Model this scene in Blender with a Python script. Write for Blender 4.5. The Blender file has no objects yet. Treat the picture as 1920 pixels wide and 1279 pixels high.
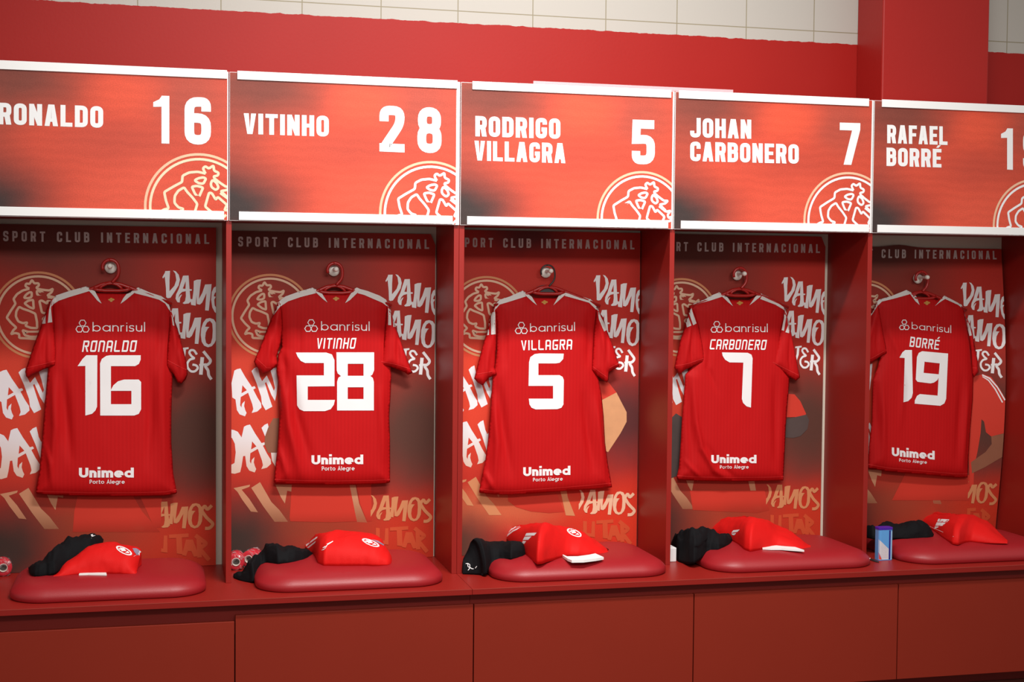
import bpy, bmesh, math, random
from mathutils import Vector, Matrix, noise
from mathutils.bvhtree import BVHTree
from mathutils.geometry import tessellate_polygon, delaunay_2d_cdt
random.seed(7)
PI = math.pi
SC = bpy.context.scene
COL = SC.collection

# ------------------------------------------------------------------ camera
ZB = 0.45                                     # height of the bench top above the floor
F, PITCH, YAW, ROLL = 2652.45, -0.0406, 0.2437, 0.0091
CAM = Vector((0.5597, -4.7927, 1.0121 + ZB))
FW = Vector((math.sin(YAW)*math.cos(PITCH), math.cos(YAW)*math.cos(PITCH), math.sin(PITCH)))
RT0 = Vector((math.cos(YAW), -math.sin(YAW), 0)); UP0 = RT0.cross(FW)
RT = RT0*math.cos(ROLL) + UP0*math.sin(ROLL)
UP = -RT0*math.sin(ROLL) + UP0*math.cos(ROLL)
cd = bpy.data.cameras.new('camera'); cam = bpy.data.objects.new('camera', cd); COL.objects.link(cam)
cd.sensor_width = 36.0; cd.lens = F/1920*36.0; cd.clip_start = 0.05
cam.matrix_world = Matrix(((RT.x, UP.x, -FW.x, CAM.x), (RT.y, UP.y, -FW.y, CAM.y), (RT.z, UP.z, -FW.z, CAM.z), (0, 0, 0, 1)))
SC.camera = cam
SC.view_settings.view_transform = 'Standard'; SC.view_settings.look = 'None'
SC.view_settings.gamma = 1.0; SC.view_settings.use_curve_mapping = False
SC.view_settings.exposure = 0.0

# ------------------------------------------------------------------ light: ceiling tubes along the lockers, dim room light, an added fill lamp
wd = bpy.data.worlds.new('room_light'); SC.world = wd; wd.use_nodes = True
wd.node_tree.nodes['Background'].inputs[0].default_value = (1.0, 0.95, 0.90, 1)
wd.node_tree.nodes['Background'].inputs[1].default_value = 0.43
def area(name, loc, rot, sx, sy, watts, col=(1, 1, 1)):
    l = bpy.data.lights.new(name, 'AREA'); l.shape = 'RECTANGLE'; l.size = sx; l.size_y = sy
    l.energy = watts; l.color = col
    o = bpy.data.objects.new(name, l); COL.objects.link(o); o.location = loc; o.rotation_euler = rot
    return o
l = area('ceiling_tube_light', (1.75, -1.80, ZB+3.70), (math.radians(34), 0, 0), 1.5, 0.22, 40, (1, 0.985, 0.965)); l.data.spread = math.radians(88)
area('ceiling_row_light', (1.9, -1.82, ZB+3.70), (math.radians(20), 0, 0), 6.0, 0.2, 14, (1, 0.94, 0.86))
l = area('back_fill_light', (1.75, -4.3, ZB+2.75), (math.radians(67), 0, 0), 3.0, 0.4, 21, (1, 0.96, 0.92)); l.data.spread = math.radians(80)  # unseen fill lamp added for the niches, beam narrowed to dim the edges

# ------------------------------------------------------------------ pixel helpers: rays of the photograph met with real planes
def ray(u, v): return FW + RT*((u-960)/F) - UP*((v-639.5)/F)
def onY(u, v, Y): d = ray(u, v); return CAM + d*((Y-CAM.y)/d.y)
def onZ(u, v, Z): d = ray(u, v); return CAM + d*((Z-CAM.z)/d.z)
def Zm(x0, y0, s, pts): return [(x0 + x/s, y0 + y/s) for x, y in pts]

# ------------------------------------------------------------------ materials
def lin(c): return tuple(((x/255)/12.92 if x/255 <= 0.04045 else ((x/255+0.055)/1.055)**2.4) for x in c)
def newmat(name):
    m = bpy.data.materials.new(name); m.use_nodes = True
    return m, m.node_tree.nodes, m.node_tree.links, m.node_tree.nodes['Principled BSDF']
def mat(name, col, rough=0.5, spec=0.4, bump=None, vary=0.0, vscale=8.0, metal=0.0, sheen=0.0, coat=0.0):
    m, N, L, B = newmat(name)
    B.inputs['Base Color'].default_value = (*col, 1); B.inputs['Roughness'].default_value = rough
    B.inputs['Specular IOR Level'].default_value = spec; B.inputs['Metallic'].default_value = metal
    B.inputs['Sheen Weight'].default_value = sheen; B.inputs['Coat Weight'].default_value = coat
    if vary or bump:
        tc = N.new('ShaderNodeTexCoord')
    if vary:
        nz = N.new('ShaderNodeTexNoise'); nz.inputs['Scale'].default_value = vscale; nz.inputs['Detail'].default_value = 4
        L.new(tc.outputs['Object'], nz.inputs['Vector'])
        mx = N.new('ShaderNodeMix'); mx.data_type = 'RGBA'
        mx.inputs['A'].default_value = (*[c*(1-vary) for c in col], 1); mx.inputs['B'].default_value = (*[min(1, c*(1+vary)) for c in col], 1)
        L.new(nz.outputs['Fac'], mx.inputs['Factor']); L.new(mx.outputs['Result'], B.inputs['Base Color'])
    if bump:
        nb = N.new('ShaderNodeTexNoise'); nb.inputs['Scale'].default_value = bump[0]; nb.inputs['Detail'].default_value = 3
        bp = N.new('ShaderNodeBump'); bp.inputs['Strength'].default_value = bump[1]; bp.inputs['Distance'].default_value = 0.002
        L.new(tc.outputs['Object'], nb.inputs['Vector']); L.new(nb.outputs['Fac'], bp.inputs['Height']); L.new(bp.outputs['Normal'], B.inputs['Normal'])
    return m
def blob_print(name, base, blobs, rough, grain=0.10, spec=0.4, streak=0.0):
    """a printed sheet: soft patches of ink over a base colour; each blob = (x, z, rx, rz, colour, strength) in metres in the object's frame"""
    m, N, L, B = newmat(name)
    tc = N.new('ShaderNodeTexCoord')
    wn = N.new('ShaderNodeTexNoise'); wn.inputs['Scale'].default_value = 5.0; wn.inputs['Detail'].default_value = 5
    L.new(tc.outputs['Object'], wn.inputs['Vector'])
    wo = N.new('ShaderNodeVectorMath'); wo.operation = 'MULTIPLY_ADD'
    wo.inputs[1].default_value = (0.10, 0.0, 0.10); wo.inputs[2].default_value = (-0.05, 0, -0.05)
    L.new(wn.outputs['Color'], wo.inputs[0])
    ad = N.new('ShaderNodeVectorMath'); ad.operation = 'ADD'
    L.new(tc.outputs['Object'], ad.inputs[0]); L.new(wo.outputs[0], ad.inputs[1])
    cur = None
    for (x, z, rx, rz, c, s) in blobs:
        sb = N.new('ShaderNodeVectorMath'); sb.operation = 'SUBTRACT'; sb.inputs[1].default_value = (x, 0, z)
        L.new(ad.outputs[0], sb.inputs[0])
        ml = N.new('ShaderNodeVectorMath'); ml.operation = 'MULTIPLY'; ml.inputs[1].default_value = (1/rx, 0, 1/rz)
        L.new(sb.outputs[0], ml.inputs[0])
        ln = N.new('ShaderNodeVectorMath'); ln.operation = 'LENGTH'; L.new(ml.outputs[0], ln.inputs[0])
        mr = N.new('ShaderNodeMapRange'); mr.interpolation_type = 'SMOOTHSTEP'
        mr.inputs['From Min'].default_value = 0.15; mr.inputs['From Max'].default_value = 1.15
        mr.inputs['To Min'].default_value = s; mr.inputs['To Max'].default_value = 0.0
        L.new(ln.outputs['Value'], mr.inputs['Value'])
        mx = N.new('ShaderNodeMix'); mx.data_type = 'RGBA'
        if cur is None: mx.inputs['A'].default_value = (*base, 1)
        else: L.new(cur, mx.inputs['A'])
        mx.inputs['B'].default_value = (*c, 1)
        L.new(mr.outputs['Result'], mx.inputs['Factor']); cur = mx.outputs['Result']
    gn = N.new('ShaderNodeTexNoise'); gn.inputs['Scale'].default_value = 260.0; gn.inputs['Detail'].default_value = 2
    L.new(tc.outputs['Object'], gn.inputs['Vector'])
    gr = N.new('ShaderNodeMapRange'); gr.inputs['To Min'].default_value = 1-grain*2; gr.inputs['To Max'].default_value = 1+grain*2
    L.new(gn.outputs['Fac'], gr.inputs['Value'])
    fac = gr.outputs['Result']
    if streak:
        wv = N.new('ShaderNodeTexWave'); wv.wave_type = 'RINGS'; wv.inputs['Scale'].default_value = 9.0
        wv.inputs['Distortion'].default_value = 6.0; wv.inputs['Detail'].default_value = 3
        L.new(tc.outputs['Object'], wv.inputs['Vector'])
        wr = N.new('ShaderNodeMapRange'); wr.inputs['To Min'].default_value = 1-streak; wr.inputs['To Max'].default_value = 1+streak
        L.new(wv.outputs['Fac'], wr.inputs['Value'])
        mm = N.new('ShaderNodeMath'); mm.operation = 'MULTIPLY'; L.new(fac, mm.inputs[0]); L.new(wr.outputs['Result'], mm.inputs[1]); fac = mm.outputs[0]
    vm = N.new('ShaderNodeVectorMath'); vm.operation = 'SCALE'; L.new(cur, vm.inputs[0]); L.new(fac, vm.inputs['Scale'])
    L.new(vm.outputs[0], B.inputs['Base Color'])
    B.inputs['Roughness'].default_value = rough; B.inputs['Specular IOR Level'].default_value = spec
    return m

M = {}
M['lacquer'] = mat('red_lacquered_board', lin((146, 31, 24)), 0.40, 0.35, vary=0.05, vscale=3)
M['door'] = mat('red_door_laminate', lin((140, 42, 25)), 0.5, 0.25, vary=0.04, vscale=5)
M['rail'] = mat('dark_red_rail', lin((120, 29, 21)), 0.5, 0.3)
M['vinyl'] = mat('red_vinyl', lin((156, 27, 34)), 0.42, 0.5, bump=(420, 0.25))
M['white'] = mat('white_plastic', (0.87, 0.87, 0.86), 0.45, 0.3)
M['ink_white'] = mat('white_ink', (0.85, 0.85, 0.85), 0.5, 0.3)
M['ink_cream'] = mat('cream_ink', (0.80, 0.66, 0.46), 0.5, 0.3)
M['ink_peach'] = mat('peach_ink', (0.80, 0.50, 0.33), 0.5, 0.3)
M['ink_grey'] = mat('pale_ink', (0.72, 0.69, 0.66), 0.55, 0.3)
M['ink_sand'] = mat('sand_ink', (0.74, 0.48, 0.33), 0.55, 0.3)
M['ink_tan'] = mat('tan_ink', (0.62, 0.25, 0.11), 0.55, 0.3)
M['ink_rust'] = mat('rust_ink', (0.60, 0.078, 0.026), 0.55, 0.3)
M['ink_skin'] = mat('printed_skin', (0.66, 0.33, 0.16), 0.55, 0.3, vary=0.12, vscale=25)
M['ink_brown'] = mat('printed_brown_skin', (0.27, 0.105, 0.058), 0.55, 0.3, vary=0.1, vscale=20)
M['ink_smoke'] = mat('printed_grey', (0.085, 0.06, 0.055), 0.55, 0.3, vary=0.25, vscale=14)
M['ink_red'] = mat('printed_shirt_red', (0.62, 0.045, 0.026), 0.55, 0.3, vary=0.06, vscale=10)
M['backing'] = mat('cream_backing_board', (0.74, 0.68, 0.56), 0.6, 0.3)
M['hook'] = mat('ivory_plastic', (0.93, 0.90, 0.82), 0.3, 0.5)
M['hanger'] = mat('red_hanger_plastic', lin((170, 28, 24)), 0.35, 0.5)
M['hanger_dark'] = mat('dark_hanger_plastic', (0.03, 0.022, 0.02), 0.4, 0.5)
M['black'] = mat('black_cloth', (0.006, 0.006, 0.007), 0.8, 0.12, bump=(300, 0.3))
M['training'] = mat('bright_red_cloth', (0.66, 0.010, 0.009), 0.6, 0.12, bump=(350, 0.25))
M['grey_cloth'] = mat('grey_violet_cloth', (0.25, 0.22, 0.30), 0.8, 0.2)
M['paper'] = mat('white_towel', (0.80, 0.80, 0.78), 0.8, 0.2)
M['bandage'] = mat('red_bandage', lin((200, 25, 45)), 0.6, 0.3, bump=(120, 0.4))
M['core'] = mat('cardboard_core', (0.62, 0.55, 0.48), 0.7, 0.2)
M['core_in'] = mat('core_inside', (0.16, 0.15, 0.14), 0.8, 0.2)
M['gold'] = mat('gold_ink', (0.55, 0.28, 0.06), 0.45, 0.4)
M['stitch'] = mat('red_stitching', (0.72, 0.03, 0.03), 0.7, 0.2)
M['edge_highlight'] = mat('worn_edge_highlight', lin((172, 72, 60)), 0.5, 0.3)  # worn edge tone with the edge highlight painted into it
M['tin_blue'] = mat('sky_blue_label', lin((92, 160, 222)), 0.35, 0.5)
M['tin_pale'] = mat('pale_blue_label', lin((150, 196, 232)), 0.35, 0.5)
M['tin_navy'] = mat('navy_label', lin((28, 22, 120)), 0.35, 0.5)
M['tin_lid'] = mat('violet_lid', lin((70, 30, 160)), 0.35, 0.5)
M['tin_text'] = mat('off_white_label', lin((205, 205, 210)), 0.45, 0.4, vary=0.18, vscale=420)
M['tin_orange'] = mat('orange_label', lin((225, 70, 35)), 0.4, 0.4)
M['chrome'] = mat('metal', (0.7, 0.7, 0.7), 0.25, 0.5, metal=1.0)
M['floor'] = mat('floor_vinyl', (0.13, 0.035, 0.025), 0.5, 0.4, vary=0.1)
M['gap'] = mat('dark_gap', (0.03, 0.015, 0.02), 0.7, 0.2)

def fade_ink(name, low, high, z0_, z1_, clear=False):
    """ink printed with a vertical fade, z in metres over the bench (the sheet's own frame)"""
    m, N, L, B = newmat(name)
    tc = N.new('ShaderNodeTexCoord'); sp = N.new('ShaderNodeSeparateXYZ'); L.new(tc.outputs['Object'], sp.inputs[0])
    mr = N.new('ShaderNodeMapRange'); mr.interpolation_type = 'SMOOTHSTEP'
    mr.inputs['From Min'].default_value = z0_; mr.inputs['From Max'].default_value = z1_; L.new(sp.outputs['Z'], mr.inputs['Value'])
    mx = N.new('ShaderNodeMix'); mx.data_type = 'RGBA'; mx.inputs['A'].default_value = (*low, 1); mx.inputs['B'].default_value = (*high, 1)
    L.new(mr.outputs['Result'], mx.inputs['Factor']); L.new(mx.outputs['Result'], B.inputs['Base Color'])
    if clear: L.new(mr.outputs['Result'], B.inputs['Alpha'])
    B.inputs['Roughness'].default_value = 0.55; B.inputs['Specular IOR Level'].default_value = 0.15
    return m
M['ink_red_low'] = fade_ink('printed_shirt_fade', (0.45, 0.050, 0.026), (0.58, 0.042, 0.025), 0.05, 0.19, True)
M['ink_fade'] = fade_ink('graffiti_fade', (0.50, 0.20, 0.10), (0.58, 0.27, 0.15), 0.06, 0.25, True)
M['ink_white_fade'] = fade_ink('big_graffiti_ink', (0.72, 0.50, 0.38), (0.80, 0.80, 0.82), 0.28, 0.50)
def jersey_material():
    m, N, L, B = newmat('red_jersey_knit')
    tc = N.new('ShaderNodeTexCoord')
    wv = N.new('ShaderNodeTexWave'); wv.bands_direction = 'X'; wv.inputs['Scale'].default_value = 24.0; wv.inputs['Distortion'].default_value = 0.15
    L.new(tc.outputs['Object'], wv.inputs['Vector'])
    mx = N.new('ShaderNodeMix'); mx.data_type = 'RGBA'
    mx.inputs['A'].default_value = (0.47, 0.0062, 0.0075, 1); mx.inputs['B'].default_value = (0.50, 0.0072, 0.0085, 1)
    L.new(wv.outputs['Fac'], mx.inputs['Factor']); L.new(mx.outputs['Result'], B.inputs['Base Color'])
    B.inputs['Roughness'].default_value = 0.6; B.inputs['Specular IOR Level'].default_value = 0.12
    nb = N.new('ShaderNodeTexNoise'); nb.inputs['Scale'].default_value = 500
    bp = N.new('ShaderNodeBump'); bp.inputs['Strength'].default_value = 0.15; bp.inputs['Distance'].default_value = 0.001
    L.new(tc.outputs['Object'], nb.inputs['Vector']); L.new(nb.outputs['Fac'], bp.inputs['Height']); L.new(bp.outputs['Normal'], B.inputs['Normal'])
    return m
M['jersey'] = jersey_material()

def film_material():
    m, N, L, B = newmat('clear_film')
    out = N['Material Output'] if 'Material Output' in N else N.new('ShaderNodeOutputMaterial')
    tr = N.new('ShaderNodeBsdfTransparent'); gl = N.new('ShaderNodeBsdfGlossy'); gl.inputs['Roughness'].default_value = 0.12
    df = N.new('ShaderNodeBsdfDiffuse'); df.inputs['Color'].default_value = (0.9, 0.85, 0.86, 1)
    a = N.new('ShaderNodeMixShader'); b = N.new('ShaderNodeMixShader')
    tc = N.new('ShaderNodeTexCoord'); nz = N.new('ShaderNodeTexNoise'); nz.inputs['Scale'].default_value = 55; nz.inputs['Detail'].default_value = 3
    L.new(tc.outputs['Object'], nz.inputs['Vector'])
    mr = N.new('ShaderNodeMapRange'); mr.inputs['From Min'].default_value = 0.52; mr.inputs['From Max'].default_value = 0.72
    mr.inputs['To Min'].default_value = 0.03; mr.inputs['To Max'].default_value = 0.7
    L.new(nz.outputs['Fac'], mr.inputs['Value'])
    a.inputs[0].default_value = 0.5; L.new(gl.outputs[0], a.inputs[1]); L.new(df.outputs[0], a.inputs[2])
    L.new(mr.outputs['Result'], b.inputs[0]); L.new(tr.outputs[0], b.inputs[1]); L.new(a.outputs[0], b.inputs[2])
    L.new(b.outputs[0], out.inputs['Surface']); N.remove(B)
    return m
M['film'] = film_material()
def sheet_material():
    m, N, L, B = newmat('clear_acrylic')
    B.inputs['Base Color'].default_value = (0.85, 0.62, 0.66, 1); B.inputs['Alpha'].default_value = 0.45; B.inputs['Roughness'].default_value = 0.15
    return m
M['acrylic'] = sheet_material()

def wall_material():
    m, N, L, B = newmat('red_paint_and_tile')
    tc = N.new('ShaderNodeTexCoord'); sx = N.new('ShaderNodeSeparateXYZ'); L.new(tc.outputs['Object'], sx.inputs[0])
    nz = N.new('ShaderNodeTexNoise'); nz.inputs['Scale'].default_value = 30; nz.inputs['Detail'].default_value = 4
    L.new(tc.outputs['Object'], nz.inputs['Vector'])
    def math_(op, a, b):
        n = N.new('ShaderNodeMath'); n.operation = op
        for i, x in enumerate((a, b)):
            if isinstance(x, float): n.inputs[i].default_value = x
            else: L.new(x, n.inputs[i])
        return n.outputs[0]
    zj = math_('ADD', sx.outputs['Z'], math_('MULTIPLY', math_('SUBTRACT', nz.outputs['Fac'], 0.5), 0.012))
    tilemask = math_('GREATER_THAN', zj, ZB+1.967)
    gx = math_('ABSOLUTE', math_('SUBTRACT', math_('FRACT', math_('DIVIDE', math_('SUBTRACT', sx.outputs['X'], 0.768-0.1425), 0.2845), 0.0), 0.5), 0.0)
    gz = math_('ABSOLUTE', math_('SUBTRACT', math_('FRACT', math_('DIVIDE', math_('SUBTRACT', sx.outputs['Z'], ZB+2.011-0.1425), 0.285), 0.0), 0.5), 0.0)
    grout = math_('LESS_THAN', math_('MINIMUM', gx, gz), 0.0065)
    n2 = N.new('ShaderNodeTexNoise'); n2.inputs['Scale'].default_value = 2.5; L.new(tc.outputs['Object'], n2.inputs['Vector'])
    red = N.new('ShaderNodeMix'); red.data_type = 'RGBA'
    red.inputs['A'].default_value = (*lin((148, 24, 19)), 1); red.inputs['B'].default_value = (*lin((155, 28, 23)), 1); L.new(n2.outputs['Fac'], red.inputs['Factor'])
    tl = N.new('ShaderNodeMix'); tl.data_type = 'RGBA'
    tl.inputs['A'].default_value = (*lin((174, 170, 162)), 1); tl.inputs['B'].default_value = (*lin((136, 128, 106)), 1); L.new(grout, tl.inputs['Factor'])
    mx = N.new('ShaderNodeMix'); mx.data_type = 'RGBA'
    L.new(tilemask, mx.inputs['Factor']); L.new(red.outputs['Result'], mx.inputs['A']); L.new(tl.outputs['Result'], mx.inputs['B'])
    L.new(mx.outputs['Result'], B.inputs['Base Color'])
    B.inputs['Roughness'].default_value = 0.42; B.inputs['Specular IOR Level'].default_value = 0.2
    n3 = N.new('ShaderNodeTexNoise'); n3.inputs['Scale'].default_value = 90; n3.inputs['Detail'].default_value = 5; L.new(tc.outputs['Object'], n3.inputs['Vector'])
    hh = math_('SUBTRACT', math_('MULTIPLY', n3.outputs['Fac'], 0.25), math_('MULTIPLY', math_('MULTIPLY', grout, tilemask), 0.8))
    bp = N.new('ShaderNodeBump'); bp.inputs['Strength'].default_value = 0.25; bp.inputs['Distance'].default_value = 0.003
    L.new(hh, bp.inputs['Height']); L.new(bp.outputs['Normal'], B.inputs['Normal'])
    return m
M['wall'] = wall_material()
M['pillar'] = mat('red_pillar_paint', lin((158, 28, 23)), 0.45, 0.3, vary=0.05, vscale=2.5, bump=(60, 0.2))

# ------------------------------------------------------------------ objects
ROOT = {}
def world_of(o): return ROOT.get(o.name, Vector((0, 0, 0)))
def thing(name, label, cat, loc, group=None):
    o = bpy.data.objects.new(name, None); COL.objects.link(o); o.location = loc; o.empty_display_size = 0.05
    o['label'] = label; o['category'] = cat
    if group: o['group'] = group
    ROOT[o.name] = Vector(loc); return o
def tag(o, label, cat, group=None):
    o['label'] = label; o['category'] = cat
    if group: o['group'] = group
    return o
def obj(name, verts, faces, material, parent=None, smooth=False, label=None):
    off = world_of(parent) if parent else Vector((0, 0, 0))
    me = bpy.data.meshes.new(name)
    me.from_pydata([tuple(Vector(v)-off) for v in verts], [], faces); me.update()
    me.materials.append(material if not isinstance(material, str) else M[material])
    if smooth: me.polygons.foreach_set('use_smooth', [True]*len(me.polygons))
    o = bpy.data.objects.new(name, me); COL.objects.link(o)
    if parent: o.parent = parent; ROOT[o.name] = off
    if label: o['label'] = label
    return o
def bm_obj(name, bm, material, parent=None, smooth=False, label=None):
    bm.verts.index_update()
    vs = [v.co.copy() for v in bm.verts]; fs = [[v.index for v in f.verts] for f in bm.faces]; bm.free()
    return obj(name, vs, fs, material, parent, smooth, label)
def bm_box(bm, x0, x1, y0, y1, z0, z1, bev=0.0):
    r = bmesh.ops.create_cube(bm, size=1.0)
    vs = r['verts']
    for v in vs: v.co = Vector((x0+(v.co.x+0.5)*(x1-x0), y0+(v.co.y+0.5)*(y1-y0), z0+(v.co.z+0.5)*(z1-z0)))
    if bev:
        es = list({e for v in vs for e in v.link_edges})
        bmesh.ops.bevel(bm, geom=es, offset=bev, segments=2, affect='EDGES', profile=0.5)
def box(name, x0, x1, y0, y1, z0, z1, material, parent=None, bev=0.001, label=None):
    bm = bmesh.new(); bm_box(bm, x0, x1, y0, y1, z0, z1, bev)
    return bm_obj(name, bm, material, parent, False, label)
def tube(path, r, n=10, closed=False, taper=None):
    """a round tube along 3D points: verts, faces"""
    P = [Vector(p) for p in path]; V = []; Fc = []
    up = Vector((0, 1, 0.01)).normalized()
    for i, p in enumerate(P):
        a = P[(i-1) % len(P)] if (closed or i > 0) else p; b = P[(i+1) % len(P)] if (closed or i < len(P)-1) else p
        t = (b-a).normalized(); s = t.cross(up); s = s.normalized() if s.length > 1e-6 else Vector((1, 0, 0)); q = s.cross(t)
        rr = r*(taper[i] if taper else 1)
        for k in range(n):
            an = 2*PI*k/n; V.append(p + s*math.cos(an)*rr + q*math.sin(an)*rr)
    m = len(P); rng = m if closed else m-1
    for i in range(rng):
        j = (i+1) % m
        for k in range(n):
            k2 = (k+1) % n; Fc.append((i*n+k, i*n+k2, j*n+k2, j*n+k))
    if not closed:
        Fc.append(tuple(range(n-1, -1, -1))); Fc.append(tuple((m-1)*n+k for k in range(n)))
    return V, Fc
def merge(*parts):
    V = []; Fc = []
    for v, f in parts:
        o = len(V); V += list(v); Fc += [tuple(i+o for i in q) for q in f]
    return V, Fc
def lathe(profile, origin, axis='Z', n=24):
    """profile [(r, h)] turned about an axis through origin"""
    V = []; Fc = []; O = Vector(origin)
    for r, h in profile:
        for k in range(n):
            a = 2*PI*k/n; c, s = r*math.cos(a), r*math.sin(a)
            V.append(O + (Vector((c, s, h)) if axis == 'Z' else Vector((c, -h, s))))
    for i in range(len(profile)-1):
        for k in range(n):
            k2 = (k+1) % n; Fc.append((i*n+k, i*n+k2, (i+1)*n+k2, (i+1)*n+k))
    return V, Fc

# ------------------------------------------------------------------ flat prints: shapes are (outer, holes) in any 2D frame
def rpath(pts, closed=False, seg=5):
    """polyline with rounded corners: pts = (x, y[, radius])"""
    out = []; n = len(pts)
    for i in range(n):
        p = pts[i]; r = p[2] if len(p) > 2 else 0
        if r <= 0 or (not closed and i in (0, n-1)): out.append((p[0], p[1])); continue
        P = Vector(p[:2]); A = Vector(pts[i-1][:2]); Bq = Vector(pts[(i+1) % n][:2])
        da = (A-P); db = (Bq-P); ra = min(r, da.length*0.5); rb = min(r, db.length*0.5); rr = min(ra, rb)
        a = P + da.normalized()*rr; b = P + db.normalized()*rr
        for k in range(seg+1):
            t = k/seg; q = a*(1-t)**2 + P*2*t*(1-t) + b*t*t; out.append((q.x, q.y))
    return out
def ribbon(path, w, closed=False):
    """stroke of width w along a polyline: (outer, holes)"""
    P = [Vector(p) for p in path]
    Q = [P[0]]
    for p in P[1:]:
        if (p-Q[-1]).length > 1e-6: Q.append(p)
    if closed and (Q[0]-Q[-1]).length < 1e-6: Q.pop()
    P = Q; n = len(P); Lf = []; Rt = []
    for i in range(n):
        a = P[i-1] if (closed or i > 0) else None; b = P[(i+1) % n] if (closed or i < n-1) else None
        d1 = (P[i]-a).normalized() if a is not None else None; d2 = (b-P[i]).normalized() if b is not None else None
        if d1 is None: d1 = d2
        if d2 is None: d2 = d1
        n1 = Vector((-d1.y, d1.x)); n2 = Vector((-d2.y, d2.x)); m = n1+n2
        m = m.normalized() if m.length > 1e-5 else n1
        k = 1/max(0.45, m.dot(n1))
        Lf.append(P[i]+m*(w/2*k)); Rt.append(P[i]-m*(w/2*k))
    t = lambda L: [(v.x, v.y) for v in L]           # an open stroke is marked by an empty hole: it is filled quad by quad
    if closed:
        ar = lambda L: abs(sum(L[i-1].x*L[i].y-L[i].x*L[i-1].y for i in range(len(L))))
        o, h = (Lf, Rt) if ar(Lf) > ar(Rt) else (Rt, Lf)
        return (t(o), [t(h)])
    return (t(Lf)+t(Rt)[::-1], [[]])
def circle(cx, cy, rx, ry=None, n=40, a0=0, a1=2*PI, close=True):
    ry = rx if ry is None else ry
    return [(cx+rx*math.cos(a0+(a1-a0)*k/(n if close else n-1)), cy+ry*math.sin(a0+(a1-a0)*k/(n if close else n-1))) for k in range(n)]

def tri_bm(shapes, to3):
    bm = bmesh.new()
    for i, (outer, holes) in enumerate(shapes):
        if holes and not holes[0]:
            n = len(outer)//2; va = []; vb = []
            for q in range(n):
                va.append(bm.verts.new(to3(*outer[q], i+q*0.06))); vb.append(bm.verts.new(to3(*outer[2*n-1-q], i+q*0.06)))
            for q in range(n-1): bm.faces.new((va[q], va[q+1], vb[q+1], vb[q]))
            continue
        loops = [[Vector((x, y, 0)) for x, y in outer]] + [[Vector((x, y, 0)) for x, y in h] for h in holes]
        flat = [p for l in loops for p in l]
        try: tris = tessellate_polygon(loops)
        except Exception: continue
        vs = [bm.verts.new(to3(p.x, p.y, i)) for p in flat]
        for t in tris:
            try: bm.faces.new([vs[k] for k in t])
            except ValueError: pass
    # face the room (-Y)
    bm.normal_update()
    fl = [f for f in bm.faces if f.normal.y > 0]
    if fl: bmesh.ops.reverse_faces(bm, faces=fl)
    return bm
JIT = 8e-6
def flat_print(name, shapes, Y, material, parent, off=0.0006, clip=None, label=None, pix=True):
    """ink on a flat sheet whose face lies at Y; shapes in pixels (pix) or in metres x, z"""
    def to3(u, v, i):
        p = onY(u, v, Y) if pix else Vector((u, Y, v))
        return Vector((p.x, Y-off-i*JIT, p.z))
    bm = tri_bm(shapes, to3)
    for co, no in (clip or []):
        bmesh.ops.bisect_plane(bm, geom=bm.verts[:]+bm.edges[:]+bm.faces[:], plane_co=co, plane_no=no, clear_outer=True)
    return bm_obj(name, bm, material, parent, False, label)
def wrap_print(name, shapes, Y, bvh, material, parent, off=0.0012, step=0.009, clip=None, label=None, pix=True):
    """ink on a curved surface: the shapes are cut fine and laid on the surface along the view line of the tracing"""
    def to3(u, v, i):
        p = onY(u, v, Y) if pix else Vector((u, Y, v))
        return Vector((p.x, Y, p.z))
    bm = bmesh.new()
    for i, s in enumerate(shapes):
        b2 = tri_bm([s], to3)
        if not b2.verts: b2.free(); continue
        for ax in (0, 2):
            lo = min(v.co[ax] for v in b2.verts); hi = max(v.co[ax] for v in b2.verts)
            k = math.ceil(lo/step)*step
            while k < hi:
                co = Vector((0, 0, 0)); co[ax] = k; no = Vector((0, 0, 0)); no[ax] = 1
                bmesh.ops.bisect_plane(b2, geom=b2.verts[:]+b2.edges[:]+b2.faces[:], plane_co=co, plane_no=no)
                k += step
        for co, no in (clip or []):
            bmesh.ops.bisect_plane(b2, geom=b2.verts[:]+b2.edges[:]+b2.faces[:], plane_co=co, plane_no=no, clear_outer=True)
        mp = {}
        for v in b2.verts:
            if pix:
                d = (v.co-CAM).normalized(); h, nrm, idx, dist = bvh.ray_cast(CAM, d)
            else:
                h, nrm, idx, dist = bvh.ray_cast(v.co-Vector((0, 1, 0)), Vector((0, 1, 0))); d = Vector((0, 1, 0))
            if h is None: h, nrm, idx, dist = bvh.find_nearest(v.co)
            mp[v] = bm.verts.new(h - d*(off+i*JIT))
        for f in b2.faces:
            try: bm.faces.new([mp[v] for v in f.verts])
            except ValueError: pass
        b2.free()
    return bm_obj(name, bm, material, parent, True, label)
def bvh_of(*objs):
    V = []; Fc = []
    for o in objs:
        off = world_of(o); b = len(V)
        V += [v.co+off for v in o.data.vertices]; Fc += [tuple(i+b for i in p.vertices) for p in o.data.polygons]
    return BVHTree.FromPolygons(V, Fc)

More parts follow.
